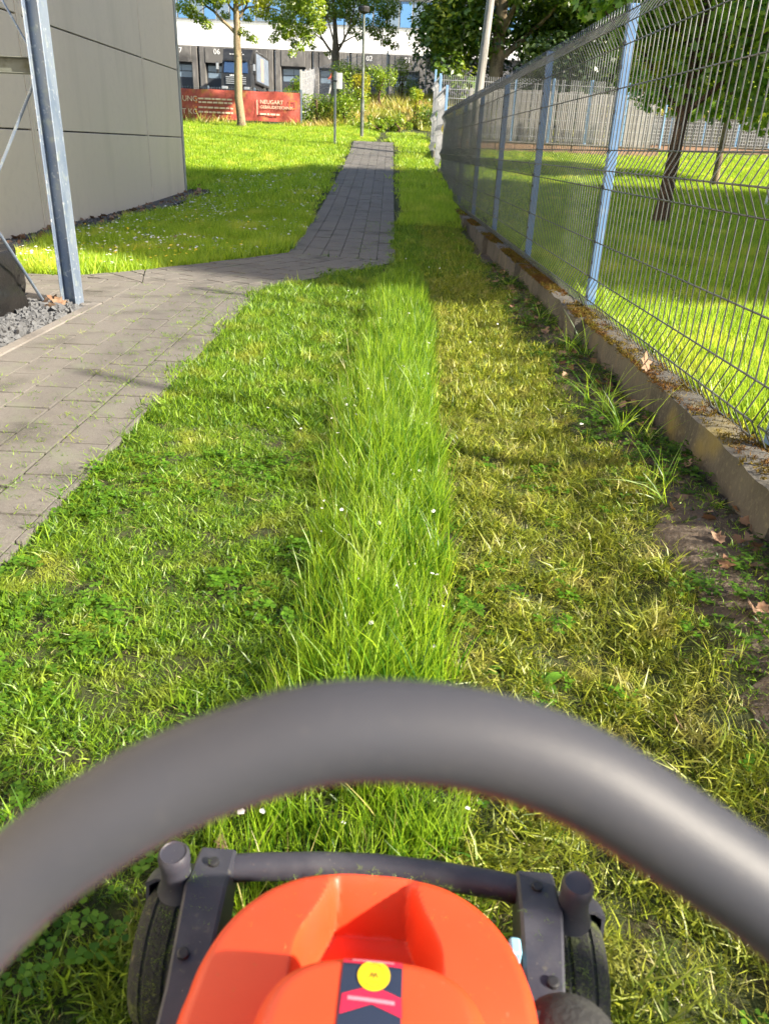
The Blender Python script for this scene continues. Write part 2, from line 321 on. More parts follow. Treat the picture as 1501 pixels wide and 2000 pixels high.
def paver(poly, gap=.0085, mb=None):
    if poly[0][1] > 9.2: gap = .0045
    global npav
    n = len(poly); cx_ = sum(p[0] for p in poly)/n; cy_ = sum(p[1] for p in poly)/n
    ar = abs(sum(poly[i][0]*poly[(i+1) % n][1]-poly[(i+1) % n][0]*poly[i][1] for i in range(n)))/2
    if ar < .004: return
    dz = random.gauss(0, .0012); tx, ty = random.gauss(0, .004), random.gauss(0, .004)
    def ring(g, z):
        out = []
        for x, y in poly:
            d = math.hypot(x-cx_, y-cy_); k = max(0, 1-g*1.35/max(d, .02)); X, Y = cx_+(x-cx_)*k, cy_+(y-cy_)*k
            out.append((X, Y, float(P_mid(Y))+z+dz+tx*(X-cx_)+ty*(Y-cy_)))
        return out
    v = ring(gap, 0)+ring(gap, .024)+ring(gap+.0015, .0262)
    f = [(i, (i+1) % n, n+(i+1) % n, n+i) for i in range(n)]+[(n+i, n+(i+1) % n, 2*n+(i+1) % n, 2*n+i) for i in range(n)]+[tuple(range(2*n, 3*n))]
    if mb is not None: mb.add(v, f)
    else: MB().add(v, f).build('paver', 'paver', path); npav += 1
PW, PL = .2175, .345
def lay(region, ang, ox, oy, cond=lambda x, y: True, far=False, stag=.5):
    c, s = math.cos(ang), math.sin(ang)
    for i in range(-26, 27):
        o2 = ((i*stag) % 1)*PL+random.uniform(-.02, .02)
        for j in range(-70, 70):
            q = [(ox+c*a-s*b, oy+s*a+c*b) for a, b in ((i*PW, j*PL+o2), ((i+1)*PW, j*PL+o2), ((i+1)*PW, (j+1)*PL+o2), (i*PW, (j+1)*PL+o2))]
            mx, my = q[0][0]+.1, q[0][1]+.1
            if not (-7 < mx < 2 and -2 < my < 30): continue
            q = clip(q, region)
            if len(q) < 3: continue
            my = sum(p[1] for p in q)/len(q)
            paver(q, mb=farstuff if my > 13.2 else None)
lay([(-2.25, 1.0), (-1.135, 1.0), (-1.17, 7.05), (-2.25, 7.05)], 0, -2.25, 4.6, stag=.36)
lay([(-4.6, 6.05), (-2.25, 6.05), (-2.25, 7.05), (-2.95, 7.25), (-4.6, 7.25)], math.pi/2, -2.25, 6.07, stag=.5)
lay(R_TRI, math.pi/4, -2.25, 7.05); lay(R_JUN, -.55, -1.17, 7.05, stag=.4)
lay(R_FAR, .0135, 0, 9.12, stag=.5)
tag(farstuff.build('far_pavers', 'paver', path), kind='stuff')
# kerb edging stones along the gravel bed and path edges
y = 1.2
while y < 6.0:
    y1 = min(y+.85, 6.05); MB().box(-2.335, -2.256, y+.003, y1-.003, -.1, .028, .006).build('edging_stone', 'kerb', path); y = y1
for k in range(6): MB().box(-4.6+k*.377, -4.6+(k+1)*.377-.006, 5.965, 6.044, -.1, .022, .006).build('edging_stone', 'kerb', path)

# ------------------------------------------------------------------ taupe panel building
hall = thing('panel_hall', (-4.57, 17.9, .1), 'taupe metal panel hall with flush rectangular cladding beside the path', 'building')
XW = -4.57; rows = [(-.02, 1.222), (1.222, 2.44), (2.44, 3.66), (3.66, 4.9), (4.9, 6.1)]
MB().box(-24, XW-.05, -8.1, 17.85, -.3, 6.05).build('wall', 'plinth', hall)
ycols = [(-8.1, -4.1), (-4.1, .75), (.75, 5.6), (5.6, 10.55), (10.70, 15.38), (15.46, 17.76)]
for z0, z1 in rows:
    for y0, y1 in ycols: MB().box(XW-.045, XW, y0+.008, y1-.008, max(z0+.008, .02), z1-.008, .006).build('panel', 'panel', hall)
for ya, yb_ in ((10.555, 10.62), (10.632, 10.697), (15.382, 15.416), (15.424, 15.458)): MB().box(XW-.045, XW+.004, ya, yb_, .02, 6.09, .003).build('joint_strip', 'panel', hall)
MB().box(XW-.1, XW+.022, 17.765, 17.87, -.2, 6.1, .005).build('corner_trim', 'trim', hall)
for k in range(5):
    for j in range(5): MB().box(-23.9+k*3.86, -23.9+k*3.86+3.84, 17.855, 17.9, rows[j][0]+.03, rows[j][1]-.008, .005).build('panel', 'panel', hall)
rf = MB().box(-24.1, XW+.06, -8.2, 18.0, 6.1, 6.32).build('roof', 'trim', hall)
MB().box(XW-.049, XW-.02, -8.1, 17.8, -.25, .02).build('plinth', 'plinth', hall)

# ------------------------------------------------------------------ steel column frame
fr = thing('steel_frame', (-2.45, 5.97, 0), 'galvanised steel column with cross beam and thin tie rods on gravel', 'steel frame')
cx_, cy_ = -2.463, 5.995; hw, hd = .056, .078
c = MB(); c.box(cx_-hw, cx_-hw+.008, cy_-hd, cy_+hd, -.05, 4.6, .002); c.box(cx_+hw-.008, cx_+hw, cy_-hd, cy_+hd, -.05, 4.6, .002)
c.build('flange', 'galv', fr); MB().box(cx_-hw+.0085, cx_+hw-.0085, cy_-.004, cy_+.004, -.05, 4.598).build('web', 'galv', fr)
MB().box(cx_-.1, cx_+.1, cy_-.1, cy_+.1, -.03, .012, .003).build('base_plate', 'galvdark', fr)
b = MB(); zb0, zb1 = 1.555, 1.655
b.box(-5.2, cx_-hw-.001, cy_-.05, cy_+.05, zb1-.007, zb1, .002); b.box(-5.2, cx_-hw-.001, cy_-.05, cy_+.05, zb0, zb0+.007, .002); b.box(-5.2, cx_-hw-.001, cy_-.004, cy_+.004, zb0+.0075, zb1-.0075)
b.build('cross_beam', 'galvdark', fr)
MB().box(cx_-hw-.03, cx_-hw-.001, cy_-.006, cy_+.006, 1.48, 1.552).build('gusset', 'galv', fr); MB().box(cx_-hw-.03, cx_-hw-.001, cy_-.006, cy_+.006, 1.658, 1.74).build('gusset', 'galv', fr)
MB().tube([(cx_-hw-.02, cy_, 1.72), (-3.6, cy_, 3.75)], .008, 8).build('tie_rod', 'galv', fr)
MB().tube([(cx_-hw-.02, cy_, 1.5), (-3.45, cy_, -.02)], .011, 8).build('tie_rod', 'galv', fr)
MB().tube([(-2.65, 5.95, 0.), (-2.56, 5.3, .505), (-2.3, 3.4, 1.98)], .011, 8).build('tie_rod', 'galv', fr)

# ------------------------------------------------------------------ covered bundle
def hnoise(v, seed=0):
    return np.sin(v[..., 0]*7.3+seed)*np.cos(v[..., 1]*6.1+seed*1.7)+.6*np.sin(v[..., 2]*11+v[..., 0]*5+seed)+.4*np.sin(v[..., 1]*17+v[..., 2]*9)
def sheet_bundle():
    nu, nv = 72, 40; u = np.linspace(0, 2*np.pi, nu, endpoint=False); hh = np.linspace(0, 1, nv)
    U, H = np.meshgrid(u, hh); n = 9.
    sx = np.sign(np.cos(U))*np.abs(np.cos(U))**(2/n); sy = np.sign(np.sin(U))*np.abs(np.sin(U))**(2/n)
    top = np.clip((H-.8)/.2, 0, 1); prof = (1+.05*np.abs(np.sin(H*7+U*2))-.1*H)*np.sqrt(np.clip(1-top**2.6, 0.0004, 1))
    fold = .06*np.abs(np.sin(U*4.5+H*2.2+.6*np.sin(H*6)))**3*(1-H)**.5+.03*np.abs(np.sin(U*9-H*4))**4+.012*np.sin(U*17+H*5)
    r = prof+fold-.02; X = -3.02+.33*sx*r; Y = 5.4+.36*sy*r; Z = -.01+.47*np.clip(H/.86, 0, 1)+.02*np.sin(U*3+H*5)*np.sin(H*9)*(H > .05)
    V = np.stack([X, Y, Z], -1).reshape(-1, 3)
    i, k = np.meshgrid(np.arange(nv-1), np.arange(nu), indexing='ij'); i, k = i.ravel(), k.ravel()
    F = np.stack([i*nu+k, i*nu+(k+1) % nu, (i+1)*nu+(k+1) % nu, (i+1)*nu+k], -1); return V, F
V, F_ = sheet_bundle()
tarp = thing('covered_bundle', (-2.95, 5.3, 0), 'bundle wrapped in creased black plastic sheet on the gravel', 'covered bundle')
smoothed(fastmesh('plastic_sheet', V, F_, 'tarp', tarp), 22)
MB().tube([(-3.33+.62*k/8, 5.02-.02*math.sin(k), .36+.012*math.sin(k*1.7)) for k in range(9)], .006, 6).build('tie_cord', 'galvdark', tarp)

# ------------------------------------------------------------------ mesh fence on its concrete foot wall
FZ = .0
WZ = [2.035, 1.99, 1.905, 1.815, 1.583, 1.242, 1.126, 1.017, .693, .468, .352, .268, .24]
WX = [0, 0, -.055, 0, 0, 0, -.055, 0, 0, 0, -.05, 0, 0]
def wire_profile(): return list(zip(WX, WZ))
def vwire_mesh(r=.0034, n=5):
    return MB().tube([(x, 0, z) for x, z in wire_profile()], r, n)
vw = vwire_mesh(); vw_data = bpy.data.meshes.new('vertical_wire'); vw_data.from_pydata(vw.v, [], vw.f); vw_data.materials.append(MT['wire']); vw_data.polygons.foreach_set('use_smooth', [True]*len(vw_data.polygons))
HZ = [(0, 1.99), (-.055, 1.905), (0, 1.815), (0, 1.583), (0, 1.242), (-.055, 1.126), (0, 1.017), (0, .693), (0, .468), (-.05, .352), (0, .268)]
fence = thing('mesh_fence', (1.3, 5.43, .3), 'blue post wire mesh fence with V folds running along the lawn', 'fence')
def post_y(k): return 5.43+2.52*k if k > -1 else 2.66+2.52*(k+1)
def add_post(k, z0=.28, z1=2.03, m='bluepost', par=fence, clips=True):
    y = post_y(k); x = fence_x(y)+.006
    p = MB().box(x, x+.058, y-.02, y+.035, z0, z1, .004).build('post', m, par)
    if clips:
        for z in [1.95, 1.83, 1.7, 1.583, 1.46, 1.242, 1.12, 1.03, .93, .8, .693, .56, .468, .34]:
            if z0+.05 < z < z1: MB().box(x-.008, x-.0005, y-.026, y-.006, z-.01, z+.01).build('clip', 'clip', p)
    return p
def add_panel(k, dz=0., par=fence, single=True, m='wire'):
    y0, y1 = post_y(k)+.035, post_y(k+1)-.012; mb = MB(); n = 36
    for x, z in HZ:
        mb.tube([(fence_x(y0)+x+.004, y0, z+dz), (fence_x(y1)+x+.004, y1, z+dz)], .0042, 5)
    pan = None
    if not single:
        for i in range(n+1):
            y = y0+(y1-y0)*i/n; mb.tube([(fence_x(y)+x, y, z+dz) for x, z in wire_profile()], .0036, 4, caps=False)
    pan = mb.build('mesh_panel', m, par, smooth=True)
    if single:
        off = np.array(par.location)
        for i in range(n+1):
            y = y0+(y1-y0)*i/n
            w = bpy.data.objects.new('vertical_wire', vw_data); COL.objects.link(w); w.parent = pan; w.location = (fence_x(y)-off[0], y-off[1], dz-off[2])
for k in range(-2, 7): add_post(k, clips=(-2 < k < 4))
for k in range(-2, 6): add_panel(k, single=(-2 <= k <= 3))
# stepped continuation up the slope, seen end-on
fence2 = thing('mesh_fence', (1.0, 21, .7), 'pale sunlit mesh fence stepping up the slope at the far path end', 'fence')
for k, dz in ((6, .53), (7, .92)):
    add_panel(k, dz, fence2, False, 'wirelight')  # sunlit white of these panels is put into the pale wire colour
    add_post(k, .3+dz, 2.05+dz, 'bluepale', fence2, False)
add_post(8, 1.2, 3.3, 'bluepale', fence2, False)
for kk, dz in ((6, .53), (7, .92)):
    MB().box(fence_x(post_y(kk))-.05, fence_x(post_y(kk))+.06, post_y(kk)+.08, post_y(kk+1)-.03, -.1+dz, .26+dz, .008).build('foot_board', 'kerb', fence2)
# concrete foot wall
fw = thing('concrete_wall', (1.25, 5, 0), 'low weathered concrete foot wall with moss under the mesh fence', 'wall')
def rough_block(name, x0, x1, y0, y1, z0, z1, seed, mat_='concrete', amp=.006):
    nx_, ny_, nz_ = 4, max(4, int((y1-y0)/.09)), 6; mb = MB(); idx = {}
    def vert(i, j, k):
        key = (i, j, k)
        if key not in idx:
            x = x0+(x1-x0)*i/nx_; y = y0+(y1-y0)*j/ny_; z = z0+(z1-z0)*k/nz_
            e = (i in (0, nx_))+(k in (0, nz_))
            q = np.array([x, y, z])*3.1; d = float(hnoise(q, seed))*amp
            bx = (x0+x1)/2
            x2 = x+(d if i in (0, nx_) else 0)-(.006*np.sign(x-bx) if e > 1 and k == nz_ else 0); z2 = z+(d*.9-(.005 if e > 1 else 0) if k == nz_ else 0)
            idx[key] = len(mb.v); mb.v.append((x2, y, z2))
        return idx[key]
    for j in range(ny_):
        for k in range(nz_): mb.f += [[vert(0, j+1, k), vert(0, j, k), vert(0, j, k+1), vert(0, j+1, k+1)], [vert(nx_, j, k), vert(nx_, j+1, k), vert(nx_, j+1, k+1), vert(nx_, j, k+1)]]
        for i in range(nx_): mb.f.append([vert(i, j, nz_), vert(i+1, j, nz_), vert(i+1, j+1, nz_), vert(i, j+1, nz_)])
    for i in range(nx_):
        for k in range(nz_): mb.f += [[vert(i, 0, k), vert(i+1, 0, k), vert(i+1, 0, k+1), vert(i, 0, k+1)], [vert(i+1, ny_, k), vert(i, ny_, k), vert(i, ny_, k+1), vert(i+1, ny_, k+1)]]
    return mb.build(name, mat_, fw, smooth=False)
for k in range(-2, 6):
    ya, yb_ = post_y(k)-.158, post_y(k+1)-.452; xx = fence_x((ya+yb_)/2)
    o = rough_block('concrete_board', xx-.12, xx+.03, ya, yb_, -.25, .262+.008*random.random(), k*3.1); smoothed(o, 50)
for k in range(-1, 7):
    xx = fence_x(post_y(k)); o = rough_block('post_block', xx-.155, xx+.05, post_y(k)-.45, post_y(k)-.16, -.25, .272, k*1.7+9, amp=.009); smoothed(o, 50)

# ------------------------------------------------------------------ scattering of small growth (stuff)
def rotmats(n, rng, tilt=None):
    """random rotations: yaw plus tilt (radians sd), or fully random when tilt is None."""
    if tilt is None:
        q = rng.normal(size=(n, 4)); q /= np.linalg.norm(q, axis=1)[:, None]; w, x, y, z = q.T
        return np.stack([1-2*(y*y+z*z), 2*(x*y-z*w), 2*(x*z+y*w), 2*(x*y+z*w), 1-2*(x*x+z*z), 2*(y*z-x*w), 2*(x*z-y*w), 2*(y*z+x*w), 1-2*(x*x+y*y)], -1).reshape(n, 3, 3)
    a = rng.uniform(0, 2*np.pi, n); b = rng.normal(0, tilt, n); ca, sa, cb, sb = np.cos(a), np.sin(a), np.cos(b), np.sin(b); o = np.zeros(n)
    Rz = np.stack([ca, -sa, o, sa, ca, o, o, o, o+1], -1).reshape(n, 3, 3); Rx = np.stack([o+1, o, o, o, cb, -sb, o, sb, cb], -1).reshape(n, 3, 3)
    return Rz@Rx
PROTO = {}
def proto(key, V, Fc, m):
    o = fastmesh(key, V, Fc, m, link=False, smooth=True); PROTO.setdefault(key.rsplit('_', 1)[0], []).append(o); return o
def blades(n, rad_, h, hv, w, lean, curl, rng, seg=3):
    """a tuft: n tapering curved blades round the origin. returns V, F (tris+quads as list)."""
    V, F = [], []
    for _ in range(n):
        a = rng.uniform(0, 2*np.pi); r = rad_*math.sqrt(rng.uniform()); bx, by = r*math.cos(a), r*math.sin(a)
        d = rng.uniform(0, 2*np.pi); dx, dy = math.cos(d), math.sin(d); H = h*(1+rng.normal(0, hv)); H = max(H, h*.3); ln = lean*abs(rng.normal(0.6, .5)); cl = curl*rng.uniform(.2, 1.3)
        t0 = rng.uniform(0, 2*np.pi); px, py = math.cos(t0), math.sin(t0); base = len(V)
        for s in range(seg+1):
            t = s/seg; ww = w*(1-.15*t-.8*t*t)*.5; out = H*(ln*t+cl*t*t); up = H*t*(1-.25*cl*t)
            x, y = bx+dx*out, by+dy*out
            if s < seg: V += [(x-px*ww, y-py*ww, up), (x+px*ww, y+py*ww, up)]
            else: V.append((x, y, up))
        for s in range(seg-1): F.append((base+2*s, base+2*s+1, base+2*s+3, base+2*s+2))
        F.append((base+2*seg-2, base+2*seg-1, base+2*seg))
    return V, F
def clover(n, rad_, rng):
    V, F = [], []
    for _ in range(n):
        a = rng.uniform(0, 6.28); r = rad_*math.sqrt(rng.uniform()); x, y, z = r*math.cos(a), r*math.sin(a), rng.uniform(.015, .04); s = rng.uniform(.007, .012); t0 = rng.uniform(0, 6.28)
        for k in range(3):
            b = len(V); t = t0+k*2.094; tilt = rng.uniform(-.2, .4)
            pts = [(0, 0), (.55, .5), (1.1, .55), (1.3, 0), (1.1, -.55), (.55, -.5)]
            V += [(x+s*(math.cos(t)*u-math.sin(t)*v_), y+s*(math.sin(t)*u+math.cos(t)*v_), z+s*tilt*u+s*.25*abs(v_)) for u, v_ in pts]; F.append(tuple(range(b, b+6)))
    return V, F
rg = np.random.default_rng(3)
for i in range(6): proto(f'mown_{i}', *blades(20, .038, .019, .45, .0036, .75, .8, rg, 2), 'g_left')
for i in range(4): proto(f'mownmid_{i}', *blades(32, .085, .03, .4, .0074, .7, .3, rg, 1), 'g_left')
for i in range(6): proto(f'tall_{i}', *blades(12, .04, .13, .42, .005, .16, .3, rg, 3), 'g_tall')
for i in range(4): proto(f'tallmid_{i}', *blades(22, .06, .13, .3, .008, .15, .25, rg, 2), 'g_tall')
for i in range(6): proto(f'olive_{i}', *blades(20, .04, .019, .45, .0033, .9, .9, rg, 2), 'g_right')
for i in range(4): proto(f'olivemid_{i}', *blades(32, .085, .024, .4, .007, .8, .4, rg, 1), 'g_right')
for i in range(4): proto(f'dry_{i}', *blades(4, .03, .012, .4, .0022, 2.0, 1.0, rg, 2), 'g_dry')
for i in range(4): proto(f'meadow_{i}', *blades(26, .1, .1, .35, .012, .35, .35, rg, 1), 'g_meadow')
for i in range(4): proto(f'farmeadow_{i}', *blades(36, .3, .1, .35, .032, .4, .3, rg, 1), 'g_meadow')
for i in range(3): proto(f'bank_{i}', *blades(36, .35, .22, .4, .04, .45, .5, rg, 1), 'g_bank')
for i in range(4): proto(f'clover_{i}', *clover(9, .045, rg), 'g_clover')
for i in range(3): proto(f'weed_{i}', *clover(8, .05, rg), 'g_weed')
for i in range(4): proto(f'moss_{i}', *blades(13, .022, .012, .4, .008, .6, .3, rg, 1), 'moss')
for i in range(3): proto(f'tuft_{i}', *blades(9, .03, .26, .35, .0075, .35, .8, rg, 5), 'g_tall')
for i in range(3): proto(f'pathclip_{i}', *blades(6, .03, .016, .4, .0034, 1.8, 1.0, rg, 2), 'g_left')
def flower(r, n, zc, m1):
    V = [(0, 0, zc+.002)]; F = []
    for k in range(n): a = 2*math.pi*k/n; V.append((r*math.cos(a), r*math.sin(a), zc+.002*(k % 2)))
    for k in range(n): F.append((0, 1+k, 1+(k+1) % n))
    return V, F
proto('daisy_0', *flower(.0065, 9, .085, 'daisy'), 'daisy'); proto('daisyfar_0', *flower(.02, 6, .12, 'daisy'), 'daisy'); proto('butter_0', *flower(.018, 6, .14, 'butter'), 'butter')
def stonemesh(rng, s):
    mb = MB(); import itertools
    V = []; F = []
    pts = np.array([(-1, -1, -1), (1, -1, -1), (1, 1, -1), (-1, 1, -1), (-1, -1, 1), (1, -1, 1), (1, 1, 1), (-1, 1, 1)], float)*rng.uniform(.45, 1, (8, 3))*s*np.array([1, .8, .55])
    return pts, np.array([(0, 3, 2, 1), (4, 5, 6, 7), (0, 1, 5, 4), (1, 2, 6, 5), (2, 3, 7, 6), (3, 0, 4, 7)])
for i in range(7):
    o = proto(f'stone_{i}', *stonemesh(rg, .032), 'stone'); o.data.polygons.foreach_set('use_smooth', np.zeros(6, bool))
for i in range(4):
    o = proto(f'chip_{i}', *stonemesh(rg, .035), 'stonedark'); o.data.polygons.foreach_set('use_smooth', np.zeros(6, bool))
def deadleaf(rng, s):
    out = [(0, -1), (.35, -.75), (.75, -.7), (.55, -.2), (.95, .15), (.45, .3), (.3, .75), (0, 1.1), (-.3, .7), (-.5, .3), (-.9, .2), (-.55, -.2), (-.7, -.7), (-.3, -.75)]
    c1, c2 = rng.uniform(-.5, .9), rng.uniform(-.2, .7)
    V = [(0, 0, 0)]+[(x*s, y*s, s*(c1*x*x*.6+c2*y*y*.4+.08*math.sin(7*x+3*y))) for x, y in out]
    return V, [(0, 1+k, 1+(k+1) % 14) for k in range(14)]
for i in range(6): proto(f'litter_{i}', *deadleaf(rg, .035), 'deadleaf')
def broad(rng, L, W):
    V, F = [], []
    for k in range(6):
        a = k*1.05+rng.uniform(-.3, .3); b = len(V); ca, sa = math.cos(a), math.sin(a); l = L*rng.uniform(.6, 1.1); e = rng.uniform(.2, .8)
        for s in range(6):
            t = s/5; w = W*math.sin(math.pi*min(t*.95+.06, 1))**.7*.5; r = l*t; z = .012+l*(e*t-e*.75*t*t)
            for u in (-1, 0, 1): V.append((ca*r-sa*w*u, sa*r+ca*w*u, z+abs(u)*w*.35))
        for s in range(5):
            for u in range(2): F.append((b+s*3+u, b+s*3+u+1, b+(s+1)*3+u+1, b+(s+1)*3+u))
    return V, F
for i in range(3): proto(f'dock_{i}', *broad(rg, .11, .045), 'g_broad')

def scatter(name, key, X, Y, Z, scale, label, cat, tilt=.12, fullrot=False, rng=rg, join=True, rots=None):
    n = len(X); protos = PROTO[key]
    col = bpy.data.collections.new(name+'_source')
    for o in protos: 
        if o.name not in col.objects: col.objects.link(o)
    me = bpy.data.meshes.new(name); me.vertices.add(n); me.vertices.foreach_set('co', np.stack([X, Y, Z], -1).astype(np.float32).ravel())
    rot = np.stack([rng.normal(0, tilt, n), rng.normal(0, tilt, n), rng.uniform(0, 2*np.pi, n)], -1) if not fullrot else rng.uniform(0, 2*np.pi, (n, 3))
    if rots is not None: rot = rots
    for nm, ty, dat, fld in (('rot', 'FLOAT_VECTOR', rot, 'vector'), ('scl', 'FLOAT', np.broadcast_to(scale, (n,)), 'value'), ('idx', 'INT', rng.integers(0, len(protos), n), 'value')):
        a = me.attributes.new(nm, ty, 'POINT'); a.data.foreach_set(fld, np.ascontiguousarray(dat).astype(np.int32 if ty == 'INT' else np.float32).ravel())
    o = bpy.data.objects.new(name, me); COL.objects.link(o)
    g = bpy.data.node_groups.new(name, 'GeometryNodeTree'); g.interface.new_socket('Geometry', in_out='INPUT', socket_type='NodeSocketGeometry'); g.interface.new_socket('Geometry', in_out='OUTPUT', socket_type='NodeSocketGeometry')
    N = g.nodes.new; gi, go = N('NodeGroupInput'), N('NodeGroupOutput'); inst = N('GeometryNodeInstanceOnPoints'); ci = N('GeometryNodeCollectionInfo')
    ci.inputs['Collection'].default_value = col; ci.inputs['Separate Children'].default_value = True; ci.inputs['Reset Children'].default_value = True
    def na(nm, ty): x = N('GeometryNodeInputNamedAttribute'); x.data_type = ty; x.inputs['Name'].default_value = nm; return x.outputs['Attribute']
    L = g.links.new; L(gi.outputs[0], inst.inputs['Points']); L(ci.outputs[0], inst.inputs['Instance']); inst.inputs['Pick Instance'].default_value = True
    L(na('idx', 'INT'), inst.inputs['Instance Index']); er = N('FunctionNodeEulerToRotation'); L(na('rot', 'FLOAT_VECTOR'), er.inputs[0]); L(er.outputs[0], inst.inputs['Rotation'])
    L(na('scl', 'FLOAT'), inst.inputs['Scale']); rz = N('GeometryNodeRealizeInstances') if join else None
    if join: L(inst.outputs[0], rz.inputs[0]); L(rz.outputs[0], go.inputs[0])
    else: L(inst.outputs[0], go.inputs[0])
    md = o.modifiers.new('scatter', 'NODES'); md.node_group = g
    return tag(o, label, cat, kind='stuff')
def pts(x0, x1, y0, y1, dens, cond=None):
    n = int((x1-x0)*(y1-y0)*dens); x = RNG.uniform(x0, x1, n); y = RNG.uniform(y0, y1, n)
    # keep only what the camera could see, with a margin all round
    d = np.stack([x, y, ter(x, y)-CAMZ], -1); t = d@cf; u = (d@CX)/np.maximum(t, .05)*FPX; w = (d@CU)/np.maximum(t, .05)*FPX
    k = (t > .25) & (np.abs(u) < 930) & (w > -1180) & (w < 1200)
    if cond is not None: k &= cond(x, y)
    return x[k], y[k]
def vnoise(x, y, f, s=0.):
    x = x*f+s; y = y*f+s*1.7
    return .5+.25*(np.sin(x*1.7+1.3*np.sin(y*1.1))+np.sin(y*2.1+1.7*np.sin(x*.9+.5)))
# edges of the uncut strip
def strip_l(y): return -.27+.07*sstep(2.6, 1.6, y)*sstep(.9, 1.4, y)-.03*np.sin(y*1.9)-.04*np.sin(y*.8+1)+.03*np.clip(y-5, 0, 3)
def strip_r(y): return .17+.012*y+.015*np.sin(y*2.7)
MOWER = lambda x, y: (np.abs(x) < .2) & (y < .74)
inmower = lambda x, y: ((np.abs(x) < .24) & (y < .70)) | ((np.abs(np.abs(x)-.29) < .05) & (y < .79))
def strip(x, y): return (x > strip_l(y)) & (x < strip_r(y)) & (y < 8.6+.3*np.sin(x*9))
off = lambda x, y: ~on_path(x, y, -.005) & ~inmower(x, y)
def put(name, key, sets, scale, label, cat, **kw):
    X = np.concatenate([s[0] for s in sets]); Y = np.concatenate([s[1] for s in sets]); Z = ter(X, Y)
    sc = scale(X, Y) if callable(scale) else scale*rg.uniform(.7, 1.25, len(X))
    return scatter(name, key, X, Y, Z-.003, sc, label, cat, **kw)
LW = lambda x, y: off(x, y) & (x <= strip_l(y)+.01)
RW = lambda x, y: off(x, y) & (x >= strip_r(y)-.01) & (x < .95+.05*np.sin(y*3)-.10*vnoise(x, y, 3))
put('mown_lawn', 'mown', [pts(-1.35, .0, .45, 3.6, 3900, lambda x, y: LW(x, y) & (vnoise(x, y, 17, 3) > .16+.25*RNG.uniform(size=len(x))))], lambda x, y: (.6+.7*vnoise(x, y, 9))*rg.uniform(.6, 1.3, len(x))*(1+.3*sstep(-.95, -1.15, x)), 'short freshly mown green grass between path and uncut strip', 'grass', tilt=.25)
put('mown_lawn_beyond', 'mownmid', [pts(-1.35, .05, 3.4, 9.4, 1100, LW), pts(-.05, .9, 8.2, 13, 900, lambda x, y: off(x, y) & ~strip(x, y))], lambda x, y: (.75+.6*vnoise(x, y, 5))*rg.uniform(.7, 1.25, len(x)), 'mown green grass further along the paved path', 'grass', tilt=.2)
put('uncut_strip', 'tall', [pts(-.42, .32, .7, 4.2, 1800, lambda x, y: off(x, y) & strip(x, y) & (vnoise(x, y, 13, 1) > .12+.3*RNG.uniform(size=len(x))))], lambda x, y: (.66+.55*vnoise(x, y, 4, 2.))*rg.uniform(.65, 1.3, len(x))*(.75+.25*sstep(.7, 2.2, y))*(.6+.4*sstep(0, .2, x-strip_l(y))), 'tall bright uncut grass strip ahead of the mower', 'grass', tilt=.14)
for i in range(3): proto(f'stalk_{i}', *blades(2, .03, .15, .3, .0028, .3, .5, rg, 4), 'g_dry')
put('dead_stems', 'stalk', [pts(-.38, .3, .8, 6, 110, strip)], .8, 'pale dead stems standing in the uncut strip', 'stems', tilt=.2)
put('strip_undergrowth', 'mown', [pts(-.42, .32, .7, 3.2, 900, lambda x, y: off(x, y) & strip(x, y))], 1.3, 'short grass under the uncut blades', 'grass', tilt=.3)
put('uncut_strip_beyond', 'tallmid', [pts(-.42, .36, 4.0, 9, 1100, lambda x, y: off(x, y) & strip(x, y))], lambda x, y: (.7+.45*vnoise(x, y, 4, 2.))*rg.uniform(.7, 1.25, len(x))*(.55+.45*sstep(0, .2, x-strip_l(y)))*(1-.55*sstep(6.2, 8.6, y)), 'tall uncut grass further along the strip', 'grass', tilt=.12)
put('clipped_lawn', 'olive', [pts(.1, 1.1, .45, 4.0, 3900, lambda x, y: RW(x, y) & (vnoise(x, y, 19, 5) > .14+.3*RNG.uniform(size=len(x))))], lambda x, y: (.45+1.1*vnoise(x, y, 11, 1.))*rg.uniform(.6, 1.3, len(x)), 'close-cut olive green grass beside the concrete wall', 'grass', tilt=.35)
put('clipped_lawn_beyond', 'olivemid', [pts(.1, 1.15, 3.8, 13, 1100, RW)], lambda x, y: (.7+.7*vnoise(x, y, 6, 1.))*rg.uniform(.7, 1.25, len(x)), 'close-cut olive grass further along the wall', 'grass', tilt=.25)
put('dry_clippings', 'dry', [pts(.15, 1.1, .45, 8, 900, RW), pts(-1.2, .1, .45, 6, 260, LW), pts(.85, 1.2, .5, 8, 160)], 1., 'loose dry clippings lying over the mown grass', 'clippings', tilt=.5)
put('clover', 'clover', [pts(-1.3, .0, .45, 3.0, 170, lambda x, y: LW(x, y) & (vnoise(x, y, 3, 4) > .5)), pts(.15, 1.1, .45, 3, 22, RW)], 1., 'small clover leaves in the mown grass', 'clover')
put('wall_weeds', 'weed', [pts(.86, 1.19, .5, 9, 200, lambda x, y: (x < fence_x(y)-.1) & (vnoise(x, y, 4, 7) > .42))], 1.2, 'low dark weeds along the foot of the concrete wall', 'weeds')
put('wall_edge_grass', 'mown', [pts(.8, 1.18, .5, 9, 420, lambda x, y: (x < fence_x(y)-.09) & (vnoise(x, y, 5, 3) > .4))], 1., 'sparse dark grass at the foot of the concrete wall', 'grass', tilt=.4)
tz = []
for cx_, cy_ in ((1.02, 3.35), (1.05, 3.12), (1.08, 3.75), (1.0, 2.62), (1.1, 5.6), (1.05, 7.2), (1.02, 3.5), (1.13, 4.6)):
    tz.append((cx_+RNG.normal(0, .03, 3), cy_+RNG.normal(0, .06, 3)))
